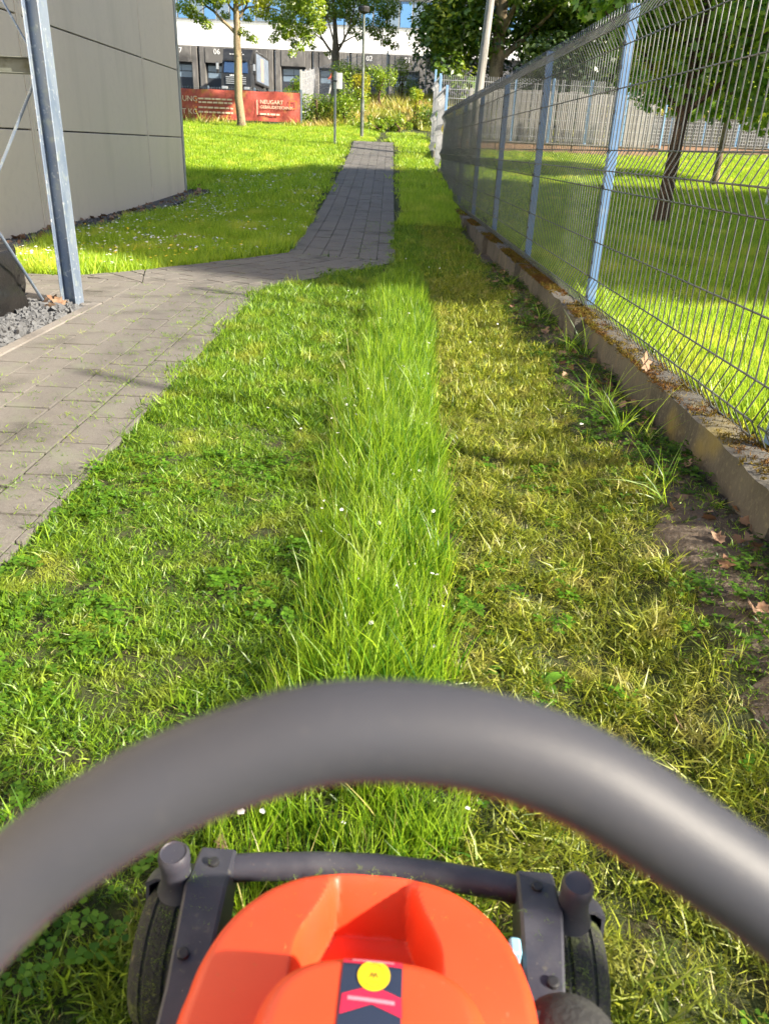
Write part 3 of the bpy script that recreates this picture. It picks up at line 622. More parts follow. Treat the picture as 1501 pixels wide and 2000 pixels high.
put('wall_tufts', 'tuft', tz, .72, 'long grass tufts left standing against the concrete wall', 'grass', tilt=.2)
put('broad_leaf_weeds', 'dock', [(np.array([.28, .33, .23, .12, .42, .26]), np.array([1.62, 1.75, 2.05, 2.3, 1.58, 1.9])), pts(-.3, .2, 1.0, 4, 3)], .5, 'broad-leaved weeds dotted through the lawn', 'weeds')
put('daisies', 'daisy', [pts(-.35, .25, 1., 6, 60, strip), pts(-1.0, .9, 3, 9, 3, off)], 1., 'white daisies dotted in the uncut strip', 'flowers', tilt=.3)
def turf(key, T, n, h, w, m, k=5, lean=.4):
    for i in range(k):
        x = rg.uniform(-T/2, T/2, n); y = rg.uniform(-T/2, T/2, n); H = h*np.clip(rg.normal(1, .35, n), .35, 2)*(.6+.5*vnoise(x+i*3.1, y+i*1.7, 2.4)); d = rg.uniform(0, 2*np.pi, n); o_ = H*lean*np.abs(rg.normal(.7, .5, n)); t0 = rg.uniform(0, 2*np.pi, n); ww = w*.5
        V = np.stack([np.stack([x-np.cos(t0)*ww, y-np.sin(t0)*ww, 0*x], -1), np.stack([x+np.cos(t0)*ww, y+np.sin(t0)*ww, 0*x], -1), np.stack([x+np.cos(d)*o_, y+np.sin(d)*o_, H], -1)], 1).reshape(-1, 3)
        proto(f'{key}_{i}', V, np.arange(3*n).reshape(n, 3), m)
def tiles(name, key, T, x0, x1, y0, y1, cond, label, cat):
    """square turf tiles where a whole tile fits; returns a test for the ground they cover."""
    gx_, gy_ = np.meshgrid(np.arange(x0, x1, T)+T/2, np.arange(y0, y1, T)+T/2); gx_, gy_ = gx_.ravel(), gy_.ravel(); ok = np.ones(len(gx_), bool)
    for a in (-.5, 0, .5):
        for b_ in (-.5, 0, .5): ok &= cond(gx_+a*T*1.1, gy_+b_*T*1.1)
    d = np.stack([gx_, gy_, ter(gx_, gy_)-CAMZ], -1); t = d@cf; ok &= (np.abs((d@CX)/t*FPX) < 1000)
    X, Y = gx_[ok], gy_[ok]; e = .3*T; sy_ = np.arctan((ter(X, Y+e)-ter(X, Y-e))/(2*e)); sx_ = np.arctan((ter(X+e, Y)-ter(X-e, Y))/(2*e))
    scatter(name, key, X, Y, ter(X, Y)-.004, np.ones(len(X)), label, cat, join=False, rots=np.stack([sy_, -sx_, 0*X], -1))
    cells = set(zip(np.round((X-x0)/T-.5).astype(int).tolist(), np.round((Y-y0)/T-.5).astype(int).tolist()))
    return lambda x, y: np.array([(a, b_) in cells for a, b_ in zip(np.floor((x-x0)/T).astype(int).tolist(), np.floor((y-y0)/T).astype(int).tolist())], bool)
turf('farturf', .8, 1500, .095, .03, 'g_meadow'); turf('midturf', .5, 2500, .085, .012, 'g_meadow')
# lawn beyond the path bend
HALLX = lambda y: XW+.42+.06*np.sin(y*2.3)
off2 = lambda x, y: off(x, y) & ~(on_path(x, y, .05+.13*sstep(12.5, 14, y)))
ML = lambda x, y: off2(x, y) & (x < -.9) & ((x > HALLX(y)) | (y > 18.15)) & (y > 7.22) & ~((x < -2.9) & (y < 7.27))
mt_ = tiles('meadow_turf', 'midturf', .5, -5.2, -1., 7.3, 13.8, ML, 'longer flowering grass between hall and path', 'grass')
ft_ = tiles('far_lawn_turf', 'farturf', .8, -14, -.9, 13.8, 33.8, ML, 'sunlit far lawn below the banner and lamp post', 'grass')
put('meadow_edge', 'meadow', [pts(-5.2, -.9, 7.2, 14, 420, lambda x, y: ML(x, y) & ~mt_(x, y)), pts(-.2, 1.05, 12.5, 17, 300, lambda x, y: off2(x, y) & (x > -.3))], lambda x, y: (.6+.5*vnoise(x, y, 2))*rg.uniform(.7, 1.2, len(x)), 'grass fringe along the paved path beyond the bend', 'grass')
put('far_lawn_edge', 'farmeadow', [pts(-14, -.9, 13.5, 34, 60, lambda x, y: ML(x, y) & ~ft_(x, y)), pts(-.4, 1.0, 16, 31, 46, lambda x, y: off2(x, y) & (x > -.6) & (x < fence_x(y)-.08))], lambda x, y: (.55+.4*vnoise(x, y, 1.3))*rg.uniform(.7, 1.2, len(x)), 'grass fringe of the far lawn by path, hall and fence', 'grass')
put('meadow_daisies', 'daisyfar', [pts(-4.2, -1.3, 7.6, 20, 75, lambda x, y: ML(x, y) & (vnoise(x, y, 1.3, 2) > .34))], .75, 'white daisies in the shaded grass by the hall', 'flowers', tilt=.3)
put('buttercups', 'butter', [pts(-4.2, -1.6, 7.4, 14, 15, lambda x, y: ML(x, y) & (vnoise(x, y, 1.1, 5) > .5)), pts(-3.8, -2.2, 7.3, 9.2, 40, ML)], .75, 'yellow buttercups in the grass by the hall', 'flowers', tilt=.3)
# lawn behind the fence
GR = lambda x, y: x > fence_x(y)+.12
g1_ = tiles('garden_turf', 'midturf', .5, 1.6, 7.6, 2.2, 11.7, GR, 'uneven bright grass behind the mesh fence', 'grass')
g2_ = tiles('garden_turf_beyond', 'farturf', .8, 1.4, 16.6, 11.8, 27.8, GR, 'far part of the lawn behind the mesh fence', 'grass')
put('garden_lawn_edge', 'meadow', [pts(1.3, 7, 2.2, 12, 330, lambda x, y: GR(x, y) & ~g1_(x, y) & ((x < 2.2) | (y > 11.6)))], lambda x, y: (.55+.7*vnoise(x, y, 2.3, 3))*rg.uniform(.7, 1.2, len(x)), 'grass fringe just behind the concrete foot wall', 'grass')
put('garden_far_edge', 'farmeadow', [pts(1.1, 16, 11.5, 30, 46, lambda x, y: GR(x, y) & ~g2_(x, y) & ((x < 2.4) | (y > 27.6)))], lambda x, y: (.45+.4*vnoise(x, y, 1.3, 3))*rg.uniform(.7, 1.2, len(x)), 'grass fringe along the far garden fence and wall', 'grass')
put('bank_growth', 'bank', [pts(-14, 14, 32.5, 45, 9, lambda x, y: (x > -4.2) | (y < 33.6))], lambda x, y: (.7+.6*vnoise(x, y, .8))*rg.uniform(.7, 1.2, len(x)), 'rough dry grass growing over the bank', 'grass')
ys_ = np.arange(-.2, 11, .06); left_ = .93+.05*np.sin(ys_*2.7)+.04*np.sin(ys_*7.1+1)+.03*RNG.normal(size=len(ys_)); rows_ = []
for j in range(7): xx = left_+(fence_x(ys_)-.03-left_)*j/6; rows_.append(np.stack([xx, ys_, ter(xx, ys_)+(.002 if j == 0 else .005+.003*np.sin(xx*60+ys_*31))], -1))
V = np.stack(rows_, 1).reshape(-1, 3); i, k = np.meshgrid(np.arange(len(ys_)-1), np.arange(6), indexing='ij'); i, k = i.ravel(), k.ravel()
tag(fastmesh('bare_soil', V, np.stack([i*7+k, i*7+k+1, (i+1)*7+k+1, (i+1)*7+k], -1), mat('bare_soil', (.1, .075, .055), .95, var=[(9, (.06, .045, .032), .45, .65), (45, (.17, .135, .1), .58, .7)], bump=(55, .9, .02)), smooth=True), 'bare brown soil along the foot of the wall', 'soil', kind='structure')
gy2 = RNG.uniform(.4, 8, 1500); gx2 = fence_x(gy2)-.14-np.abs(RNG.normal(0, .12, 1500)); scatter('soil_grit', 'chip', gx2, gy2, ter(gx2, gy2)+.004, rg.uniform(.04, .22, 1500), 'small grit and crumbs on the bare soil by the wall', 'grit', fullrot=True)
# clippings stuck on the mower
cn = 90; px_ = RNG.uniform(-.2, .2, cn); scatter('mower_clippings', 'pathclip', np.concatenate([px_, RNG.uniform(-.24, -.2, 30), RNG.uniform(.2, .245, 30)]), np.concatenate([.775-.04*np.abs(px_)/.2-.02+RNG.normal(0, .004, cn), RNG.uniform(.57, .75, 60)]), np.concatenate([np.full(cn, .289), np.full(60, .307)]), rg.uniform(.07, .2, cn+60), 'bits of dry grass stuck on the mower frame', 'clippings', tilt=.2)
# clippings caked on the front tyres
tn = 330; ta_ = RNG.uniform(rad(60), rad(200), tn); tx_ = np.where(RNG.uniform(size=tn) < .5, -1, 1)*(.292+RNG.normal(0, .016, tn)); tk_ = vnoise(tx_*9, ta_*1.0, 3, 2)+RNG.normal(0, .1, tn) > .45
cY = .5+(tx_*math.sin(-.035)+(.742+.1055*np.cos(ta_)-.5)*math.cos(.035)); scatter('tyre_clippings', 'pathclip', (tx_*math.cos(.035)-(.742+.1055*np.cos(ta_)-.5)*math.sin(-.035))[tk_], cY[tk_], (.105+.1055*np.sin(ta_))[tk_], rg.uniform(.1, .22, tk_.sum()), 'cut grass caked on the front tyres of the mower', 'clippings', tilt=.4)
# moss on the foot wall
n = 11000; y = RNG.uniform(1.2, 15, n); k = vnoise(y*1.0, y*.3, 2.2, 1)+RNG.normal(0, .14, n) > .42; y = y[k]; x = fence_x(y)+RNG.uniform(-.12, .03, len(y)); blk = np.array([min(abs(yy-(post_y(q)-.3)) for q in range(-2, 7)) < .15 for yy in y])
x = np.where(blk, fence_x(y)+RNG.uniform(-.15, .05, len(y)), x)
scatter('wall_moss', 'moss', x, y, np.where(blk, .275, .264), rg.uniform(.4, .95, len(x)), 'orange and yellow moss cushions on the wall top', 'moss', tilt=.5)
# gravel
def gravel(name, key, n, fx, zf, sc, label):
    x, y = fx(n); z = zf(len(x)); return scatter(name, key, x, y, z, rg.uniform(.6, 1.15, len(x))*sc, label, 'gravel', fullrot=True, join=False)
MB().add([(-5, .5, -.03+.02), (-2.33, .5, -.01), (-2.33, 5.97, -.01), (-5, 5.97, -.01)], [(0, 1, 2, 3)])
tag(MB().add([(-4.7, 1.0, .006), (-2.335, 1.0, .006), (-2.335, 5.966, .006), (-4.7, 5.966, .006)], [(0, 1, 2, 3)]).build('gravel_bed', 'plinth'), 'dark bed under the grey stone chippings', 'gravel bed', kind='structure')
gravel('stone_chippings', 'stone', 3600, lambda n: (RNG.uniform(-3.6, -2.36, n), RNG.uniform(3.9, 5.95, n)), lambda n: RNG.uniform(.008, .032, n), 1., 'grey angular stone chippings round the steel column')
tag(MB().add([(XW, 7.3, .008), (XW+.46, 7.3, .008), (XW+.46, 12, float(P_left(12))+.012), (XW+.5, 18.1, float(P_left(18.1))+.02), (XW, 18.1, float(P_left(18.1))+.02), (XW, 12, float(P_left(12))+.012)], [(0, 1, 2, 3, 4, 5)]).build('drip_strip', 'plinth'), 'dark strip along the foot of the hall', 'gravel bed', kind='structure')
yg = RNG.uniform(7.3, 18.1, 4200); xg = XW+RNG.uniform(.02, .45, 4200); scatter('dark_chippings', 'chip', xg, yg, P_left(yg)+.03, rg.uniform(.6, 1.2, 4200), 'black stone chippings along the hall wall', 'gravel', fullrot=True, join=False)
# dead leaves: litter drifts
ly = np.concatenate([RNG.uniform(8, 18, 150), RNG.normal(16.5, .8, 50)]); lx = XW+RNG.uniform(.03, .4, 200)
scatter('hall_leaf_litter', 'litter', lx, ly, P_left(ly)+.06, rg.uniform(.9, 1.9, 200), 'brown leaf litter on the dark chippings by the hall', 'leaf litter', tilt=.6)
ly = RNG.uniform(.6, 9, 300); lx = fence_x(ly)-.13-np.abs(RNG.normal(0, .13, 300)); scatter('wall_leaf_litter', 'litter', lx, ly, ter(lx, ly)+.012, rg.uniform(.35, 1.0, 300), 'brown leaf litter along the concrete wall', 'leaf litter', tilt=.5)
lx = np.concatenate([RNG.normal(-2.6, .06, 7), RNG.normal(-2.6, .12, 8)]); ly = np.concatenate([RNG.normal(5.9, .05, 7), RNG.normal(4.65, .1, 8)])
scatter('gravel_leaf_litter', 'litter', lx, ly, np.full(15, .05), rg.uniform(.9, 1.7, 15), 'russet dead leaves caught on the grey chippings', 'leaf litter', tilt=.8)
# clippings blown on the paving
cxp = np.concatenate([RNG.uniform(-2.2, -1.15, 380), RNG.normal(-1.42, .13, 520), RNG.uniform(-.5, 0, 130)]); cyp = np.concatenate([RNG.uniform(2, 7, 380), RNG.uniform(2, 7, 520), RNG.uniform(9.6, 13, 130)])
scatter('path_clippings', 'pathclip', cxp, cyp, P_mid(cyp)+.0285, rg.uniform(.45, 1.1, len(cxp)), 'green clippings scattered on the grey pavers', 'clippings', tilt=.1)
# moss and grass in the paver joints
jy = np.concatenate([RNG.uniform(1.5, 7, 420)]*1); jx = RNG.choice([-2.25, -2.03, -1.815, -1.38, -1.17, -1.165], 420)+RNG.normal(0, .007, 420)
jk = vnoise(jx*3, jy, 2.2, 6) > .5; scatter('joint_grass', 'pathclip', jx[jk], jy[jk], P_mid(jy[jk])+.018, rg.uniform(.6, 1.5, jk.sum()), 'tiny grass growing in the paver joints', 'grass', tilt=.3)
#@@PART3@@
# ------------------------------------------------------------------ lawn mower
YAW = -.035
mow = thing('lawn_mower', (0, .5, 0), 'orange push lawn mower with dark grey frame and thick grey handle', 'lawn mower')
def superell(n, a, b, th): c_, s_ = np.cos(th), np.sin(th); return a*np.sign(c_)*np.abs(c_)**(2/n), b*np.sign(s_)*np.abs(s_)**(2/n)
def hood_z(x, y):
    z = .448-.034*sstep(.47, .66, y)-.02*(x/.178)**2
    hwid = .05+.026*sstep(.635, .535, y); e = np.abs(x-.002)
    side = sstep(hwid+.004, hwid-.011, e)                          # grip recess: steep cheeks, sloping back, bulged floor
    fl = .35+.034*sstep(.60, .515, y)+.03*sstep(.54, .49, y)-.03*(x/.08)**2*sstep(.60, .55, y)
    back = np.where(y > .612, .35+(y-.612)/(.648-.612)*.062, fl)
    d = np.minimum(z, np.where(y > .649, z, back))
    return z*(1-side)+d*side
NT = 280; th = np.linspace(0, 2*np.pi, NT, endpoint=False); rh = np.concatenate([np.linspace(0, .9, 90), 1-(.1)*(1-np.linspace(0, 1, 10)[1:])**1.6])
OUT = [(0, .658), (.05, .657), (.092, .65), (.125, .632), (.148, .608), (.164, .578), (.174, .54), (.179, .49), (.18, .42), (.172, .33), (.13, .262), (.06, .244), (0, .242)]
oa = np.array([math.atan2(y-.45, x) for x, y in OUT]); orr = np.array([math.hypot(x, y-.45) for x, y in OUT])
tt = np.where(np.abs(th) > 10, th, th); ta = np.arctan2(np.sin(tt), np.abs(np.cos(tt))); ro = np.interp(ta, oa[::-1], orr[::-1]); kk = np.array([1, 2, 3, 2, 1])/9.; ro = np.convolve(np.concatenate([ro[-2:], ro, ro[:2]]), kk, 'valid')
bx, by = ro*np.cos(th), ro*np.sin(th)
V = []
for r in rh:
    x, y = bx*r, .45+by*r; ed = np.sqrt(np.clip(1-((r-.9)/.1)**2, 0, 1)) if r > .9 else 1.
    V.append(np.stack([x, y, hood_z(x, y)-.028*(1-ed)], -1))
for q, dz in ((1.0, .05), (1.012, .052), (1.016, .12), (1.0, .16)):
    x, y = bx*q, .45+by*q; V.append(np.stack([x, y, hood_z(bx, .45+by)-.028-dz], -1))
nr, nt_ = len(V), NT; V = np.concatenate(V); i, k = np.meshgrid(np.arange(nr-1), np.arange(nt_), indexing='ij'); i, k = i.ravel(), k.ravel()
ho = fastmesh('hood', V, np.stack([i*nt_+k, i*nt_+(k+1) % nt_, (i+1)*nt_+(k+1) % nt_, (i+1)*nt_+k], -1), 'orange', mow); smoothed(ho, 38)
for xx in (-.022, .022): MB().box(xx-.011, xx+.011, .645, .662, .372, .395, .003).build('latch_tab', 'orange', mow)
def dome_z(x, y):
    q = (np.abs((x-.012)/.116)**3.2+np.abs((y-.397)/.096)**3.2)**(1/3.2)
    return .432+.082*np.sqrt(np.clip(1-np.clip((q-.72)/.28, 0, 1)**2.2, 0, 1))-.01*((x-.012)/.108)**2-.05*np.clip(y-.42, 0, 1)
bx, by = superell(3.2, .116, .096, th); V = []; rd = np.concatenate([np.linspace(0, .72, 12), .72+.28*np.linspace(0, 1, 22)[1:]])
for r in rd: x, y = .012+bx*r, .397+by*r; V.append(np.stack([x, y, dome_z(x, y)], -1))
V.append(V[-1]-np.array([0, 0, .05])); nr = len(V); V = np.concatenate(V); i, k = np.meshgrid(np.arange(nr-1), np.arange(nt_), indexing='ij'); i, k = i.ravel(), k.ravel()
do = fastmesh('motor_cover', V, np.stack([i*nt_+k, i*nt_+(k+1) % nt_, (i+1)*nt_+(k+1) % nt_, (i+1)*nt_+k], -1), 'orange', mow); smoothed(do, 60)
def patch(name, m, quad, lift, par, nu=8, nv=8):
    """four plan corners -> a thin film lying on the motor cover."""
    q = np.array(quad, float); V = []
    for a in np.linspace(0, 1, nv):
        for b_ in np.linspace(0, 1, nu):
            p = (q[0]*(1-b_)+q[1]*b_)*(1-a)+(q[3]*(1-b_)+q[2]*b_)*a; V.append((p[0], p[1], float(dome_z(p[0], p[1]))+lift))
    f = [(r*nu+c_, r*nu+c_+1, (r+1)*nu+c_+1, (r+1)*nu+c_) for r in range(nv-1) for c_ in range(nu-1)]
    return fastmesh(name, V, f, m, par, smooth=True)
st = patch('label_sticker', 'navy', [(-.0185, .3), (.0375, .3), (.037, .474), (-.0185, .476)], .0012, do, 8, 24)
patch('label_band', 'pink', [(-.0185, .4685), (.037, .4665), (.037, .474), (-.0185, .476)], .0018, st, 8, 4)
patch('label_print', 'pinkpale', [(-.010, .4705), (.029, .469), (.029, .4715), (-.010, .473)], .0024, st, 8, 3)
patch('label_band', 'pink', [(-.017, .4195), (.0105, .430), (.0105, .447), (-.0165, .438)], .0018, st)
patch('label_band', 'pink', [(.0105, .430), (.038, .4195), (.037, .437), (.0105, .447)], .0018, st)
patch('label_print', 'pinkpale', [(-.011, .4325), (.031, .430), (.031, .4335), (-.011, .436)], .0024, st, 8, 3)
def disc(name, m, cx_, cy_, r0, r1, lift, par, n=32, a0=0, a1=2*math.pi):
    V = []
    for r in (r0, (r0+r1)/2, r1):
        for k in range(n+1):
            a = a0+(a1-a0)*k/n; x, y = cx_+r*math.cos(a), cy_+r*math.sin(a); V.append((x, y, float(dome_z(x, y))+lift))
    f = [(q*(n+1)+k, q*(n+1)+k+1, (q+1)*(n+1)+k+1, (q+1)*(n+1)+k) for q in range(2) for k in range(n)]
    return fastmesh(name, V, f, m, par)
disc('label_seal', 'yellow', .011, .4565, .0002, .0148, .0024, st)
mbs = MB()
for k in range(26):
    a = 2*math.pi*k/26; c_, s_ = math.cos(a), math.sin(a); q = []
    for r, w in ((.0092, -.00035), (.0092, .00035), (.0128, .00035), (.0128, -.00035)): x, y = .011+r*c_-w*s_, .4565+r*s_+w*c_; q.append((x, y, float(dome_z(x, y))+.003))
    mbs.add(q, [(0, 1, 2, 3)])
for (x0, y0, x1, y1) in ((-.004, -.003, -.0015, .003), (-.0015, .003, 0, -.003), (0, -.003, .002, .003), (.002, .003, .004, -.003), (-.004, -.0045, .004, -.0045)):
    d = Vector((x1-x0, y1-y0)).normalized(); nx_, ny_ = -d.y*.0005, d.x*.0005
    mbs.add([(.011+x0-nx_, .4565+y0-ny_, .4985), (.011+x1-nx_, .4565+y1-ny_, .4985), (.011+x1+nx_, .4565+y1+ny_, .4985), (.011+x0+nx_, .4565+y0+ny_, .4985)], [(0, 1, 2, 3)])
for j in range(0): pass
zz = [float(dome_z(x, y))+.003 for x, y, z in mbs.v]; mbs.v = [(x, y, z2) for (x, y, z), z2 in zip(mbs.v, zz)]
mbs.build('seal_print', 'seal', st)
# deck, frame and wheels
MB().box(-.2, .2, .2, .665, .09, .235, .03).build('deck', 'gun', mow)
smoothed(MB().tube([(-.215, .758, .268), (-.17, .764, .27), (-.08, .772, .272), (0, .775, .273), (.08, .772, .272), (.17, .764, .27), (.215, .758, .268)], .019, 14).build('front_bar', 'gun', mow), 60)
for s in (-1, 1):
    x0, x1 = (.198, .25); v = []
    for yy, za, zb, xa, xb in ((.775, .243, .288, x0, x1), (.70, .215, .307, x0-.004, x1), (.56, .17, .31, x0-.012, .232), (.3, .15, .315, x0-.02, .215)):
        v.append([(s*xa, yy, za), (s*xb, yy, za), (s*xb, yy, zb-.004), (s*(xb-.004), yy, zb), (s*(xa+.004), yy, zb), (s*xa, yy, zb-.004)])
    mb = MB(); vv = [p for r in v for p in r]; f = [(r*6+c_, r*6+(c_+1) % 6, (r+1)*6+(c_+1) % 6, (r+1)*6+c_) for r in range(3) for c_ in range(6)]+[tuple(range(6)), tuple(range(18, 24))]
    mb.add(vv, f).build('side_arm', 'gun', mow)
    w = MB().lathe([(0.02, -0.038), (0.055, -0.041), (0.075, -0.0415), (0.089, -0.038), (0.098, -0.03), (0.1025, -0.019), (0.1005, -0.017), (0.1005, -0.0145), (0.104, -0.012), (0.105, 0), (0.104, 0.012), (0.1005, 0.0145), (0.1005, 0.017), (0.1025, 0.019), (0.098, 0.03), (0.089, 0.038), (0.075, 0.0415), (0.055, 0.041), (0.02, 0.038)], (s*.292, .742, .105), (1, 0, 0), 48).build('wheel', 'rubbergrass', mow); smoothed(w, 35)
    mb = MB().lathe([(.015, -.043), (.045, -.043), (.055, -.0375), (.055, .0375), (.045, .043), (.015, .043)], (s*.292, .742, .105), (1, 0, 0), 24).build('hub_cap', 'gun', w)
    # mudguard: a shell arching over the outer half of the wheel
    V = []; na = 16
    for k in range(na):
        a = rad(10+k*11); r0 = .12
        for xx, rr in ((s*.252, r0-.004), (s*.252, r0), (s*.32, r0), (s*.334, r0-.008), (s*.334, r0-.045), (s*.329, r0-.045), (s*.329, r0-.012), (s*.318, r0-.005)): V.append((xx, .742+rr*math.cos(a), .105+rr*math.sin(a)))
    f = [(k*8+c_, k*8+(c_+1) % 8, (k+1)*8+(c_+1) % 8, (k+1)*8+c_) for k in range(6) for c_ in range(8)]+[tuple(range(8)), tuple(range(48, 56))]
    smoothed(fastmesh('mudguard', V[:56], f, 'gun', mow), 40)
    kn = MB().lathe([(.028, -.02), (.022, -.005), (.0195, .015), (.019, .032), (.021, .034), (.021, .048), (.0175, .053), (.016, .051), (.003, .05)], (s*.268, .722, .288), (0, -.06, 1), 28).build('adjuster_knob', 'gun', mow); smoothed(kn, 35)
    MB().tube([(s*.235, .728, .262), (s*.27, .724, .268)], .013, 10).build('knob_arm', 'gun', mow)
    MB().lathe([(.03, -.04), (.1, -.04), (.125, -.02), (.126, .02), (.1, .04), (.03, .04)], (s*.25, .1, .125), (1, 0, 0), 28).build('wheel', 'rubber', mow)
cp = MB().lathe([(.056, -.06), (.056, .0), (.051, .022), (.04, .038), (.022, .047), (.003, .05)], (.216, .492, .36), (0, 0, 1), 28).build('handle_mount', 'rubber', mow); smoothed(cp, 50)
MB().box(.14, .19, .45, .515, .3, .40, .006).build('mount_bracket', 'clip', mow)
MB().box(.172, .186, .622, .645, .3, .328, .003).build('lever', 'cyan', mow)
MB().box(-.172, -.08, .36, .475, .30, .4, .01).build('air_slot', 'clip', mow)
for s in (-1, 1):
    for yy, zz_ in ((.742, .2985), (.60, .3105)): MB().lathe([(.0075, -.002), (.0075, .0035), (.005, .0045), (.001, .0045)], (s*.222, yy, zz_), (0, 0, 1), 12).build('bolt', 'clip', mow)
    v = [(s*(.168-.0006*k*k*.6), .43+.016*k, 0) for k in range(9)]; v = [(x, y, float(hood_z(np.array(x), np.array(y)))-.004) for x, y, z in v]; MB().tube(v, .0016, 5).build('moulded_seam', 'clip', mow)
hx = RNG.uniform(-.16, .16, 70); hy = RNG.uniform(.44, .64, 70); hk = (np.abs(hx/.18)**3+np.abs((hy-.45)/.21)**3 < .8)
scatter('hood_clippings', 'pathclip', hx[hk], hy[hk], hood_z(hx[hk], hy[hk])+.001, rg.uniform(.03, .11, hk.sum()), 'tiny grass flecks lying on the orange mower hood', 'clippings', tilt=.1)
# handle: a round arc close to the camera, its legs run down to the deck
arc = [(-.203, .095, .87), (-.185, .118, .9), (-.162, .137, .93), (-.14, .15, .956), (-.114, .163, .984), (-.099, .169, .997), (-.076, .176, 1.012), (-.052, .182, 1.023), (-.021, .1865, 1.0335), (.006, .188, 1.036), (.035, .187, 1.034), (.064, .183, 1.026), (.095, .176, 1.01), (.125, .168, .993), (.151, .158, .974), (.172, .143, .948), (.192, .123, .915), (.208, .1, .875)]
hp = [Vector((-.225, .2, .28)), Vector((-.222, .12, .55)), Vector((-.216, .085, .78))]+[Vector(p) for p in arc]+[Vector((.22, .085, .78)), Vector((.225, .12, .55)), Vector((.225, .2, .28))]
dense = []
for a in range(len(hp)-1):      # Catmull-Rom
    p0, p1, p2, p3 = hp[max(a-1, 0)], hp[a], hp[a+1], hp[min(a+2, len(hp)-1)]
    for q in range(6):
        t = q/6; dense.append(.5*((2*p1)+(p2-p0)*t+(2*p0-5*p1+4*p2-p3)*t*t+(3*p1-p0-3*p2+p3)*t*t*t))
dense.append(hp[-1]); cw, sw = math.cos(-YAW), math.sin(-YAW); dense = [Vector((p.x*cw-(p.y-.5)*sw, .5+p.x*sw+(p.y-.5)*cw, p.z)) for p in dense]
mow.rotation_euler = (0, 0, YAW)
fastmesh('handle', *(lambda m_: (m_.v, m_.f))(MB().tube(dense, .0158, 28)), 'grip', mow, smooth=True)

# ------------------------------------------------------------------ trees, bushes, background
def leafcloud(name, C, Rr, n, size, m, parent, rng, shape='diamond', squash=1., shell=.55):
    """n leaves in blobs of centre C (k,3) and radius Rr (k,); returns one crown mesh."""
    C = np.asarray(C, float); Rr = np.asarray(Rr, float); pw = Rr**2.2; pw /= pw.sum(); idx = rng.choice(len(C), n, p=pw)
    d = rng.normal(size=(n, 3)); d /= np.linalg.norm(d, axis=1)[:, None]; rr = np.maximum(rng.uniform(0, 1, n)**(1/3), shell*rng.uniform(0, 1.3, n)); rr = np.minimum(rr, 1.06)
    P0 = C[idx]+d*(rr*Rr[idx])[:, None]*np.array([1, 1, squash])
    if shape == 'maple': T = np.array([(0, -.5, 0), (.28, -.28, .04), (.62, -.2, .1), (.36, .1, .03), (.5, .42, .1), (.16, .32, .02), (0, .75, .05), (-.16, .32, .02), (-.5, .42, .1), (-.36, .1, .03), (-.62, -.2, .1), (-.28, -.28, .04)])
    else: T = np.array([(0, -.6, 0), (.3, -.05, .1), (0, .6, 0), (-.3, -.05, .1)])
    # leaves droop: mostly facing up and outwards
    R = rotmats(n, rng); up = d*.55+np.array([0, 0, .75])+rng.normal(0, .5, (n, 3)); up /= np.linalg.norm(up, axis=1)[:, None]
    a = np.cross(up, R[:, :, 0]); a /= np.linalg.norm(a, axis=1)[:, None]; b_ = np.cross(up, a); Rm = np.stack([a, b_, up], -1)
    s = size*rng.uniform(.6, 1.3, n); V = (np.einsum('nij,kj->nki', Rm, T)*s[:, None, None]+P0[:, None, :]).reshape(-1, 3)
    k = len(T); return fastmesh(name, V, np.arange(n*k).reshape(n, k), m, parent)
def limbs(parent, base, h, r, nb, spread, m, rng, lean=(0, 0), start=.45, up=.9, name='trunk'):
    mb = MB(); n = 9; tr = []
    for k in range(n):
        t = k/(n-1); tr.append((base[0]+lean[0]*t+.04*h*.1*math.sin(3*t+base[0]), base[1]+lean[1]*t+.04*h*.1*math.cos(2.3*t), base[2]-.1+h*t))
    mb.tube(tr, [r*(1.25 if k == 0 else 1-.62*k/(n-1)) for k in range(n)], 10); tips = []
    for k in range(nb):
        t = start+(1-start)*(k+.5)/nb; i0 = min(int(t*(n-1)), n-2); p = Vector(tr[i0]); a = k*2.4+rng.uniform(-.5, .5); L = spread*(1.1-.5*t)*rng.uniform(.8, 1.2)
        d = Vector((math.cos(a), math.sin(a), up*rng.uniform(.6, 1.3))); q = [p+d*L*s_+Vector((0, 0, .12*L*s_*s_)) for s_ in (0, .35, .7, 1)]
        r0 = r*(1-.62*t)*.55; mb.tube(q, [r0, r0*.75, r0*.5, r0*.22], 6); tips += [q[2], q[3]]
        for j in range(2):
            d2 = (d+Vector(rng.normal(0, .6, 3))).normalized(); q2 = [q[1+j], q[1+j]+d2*L*.35, q[1+j]+d2*L*.6+Vector((0, 0, .08*L))]; mb.tube(q2, [r0*.5, r0*.35, r0*.15], 5); tips.append(q2[2])
    smoothed(mb.build(name, m, parent), 70); return [np.array(t_) for t_ in tips]
tr = np.random.default_rng(11)
def tree(label, base, h, r, nb, spread, crown, n, size, m, bark, lean=(0, 0), start=.45, group=None, shape='diamond', up=.9, tipr=.0, squash=.9, name='tree'):
    t = thing(name, base, label, 'tree', group); tips = limbs(t, base, h, r, nb, spread, bark, tr, lean, start, up)
    C = [np.array(base)+np.array(c_[:3]) for c_ in crown]; Rr = [c_[3] for c_ in crown]
    if tipr: C += tips; Rr += [tipr*tr.uniform(.7, 1.2) for _ in tips]
    leafcloud('crown', C, Rr, n, size, m, t, tr, shape, squash); return t
def g3(x, y, dz=0.): return (x, y, float(ter(x, y))+dz)
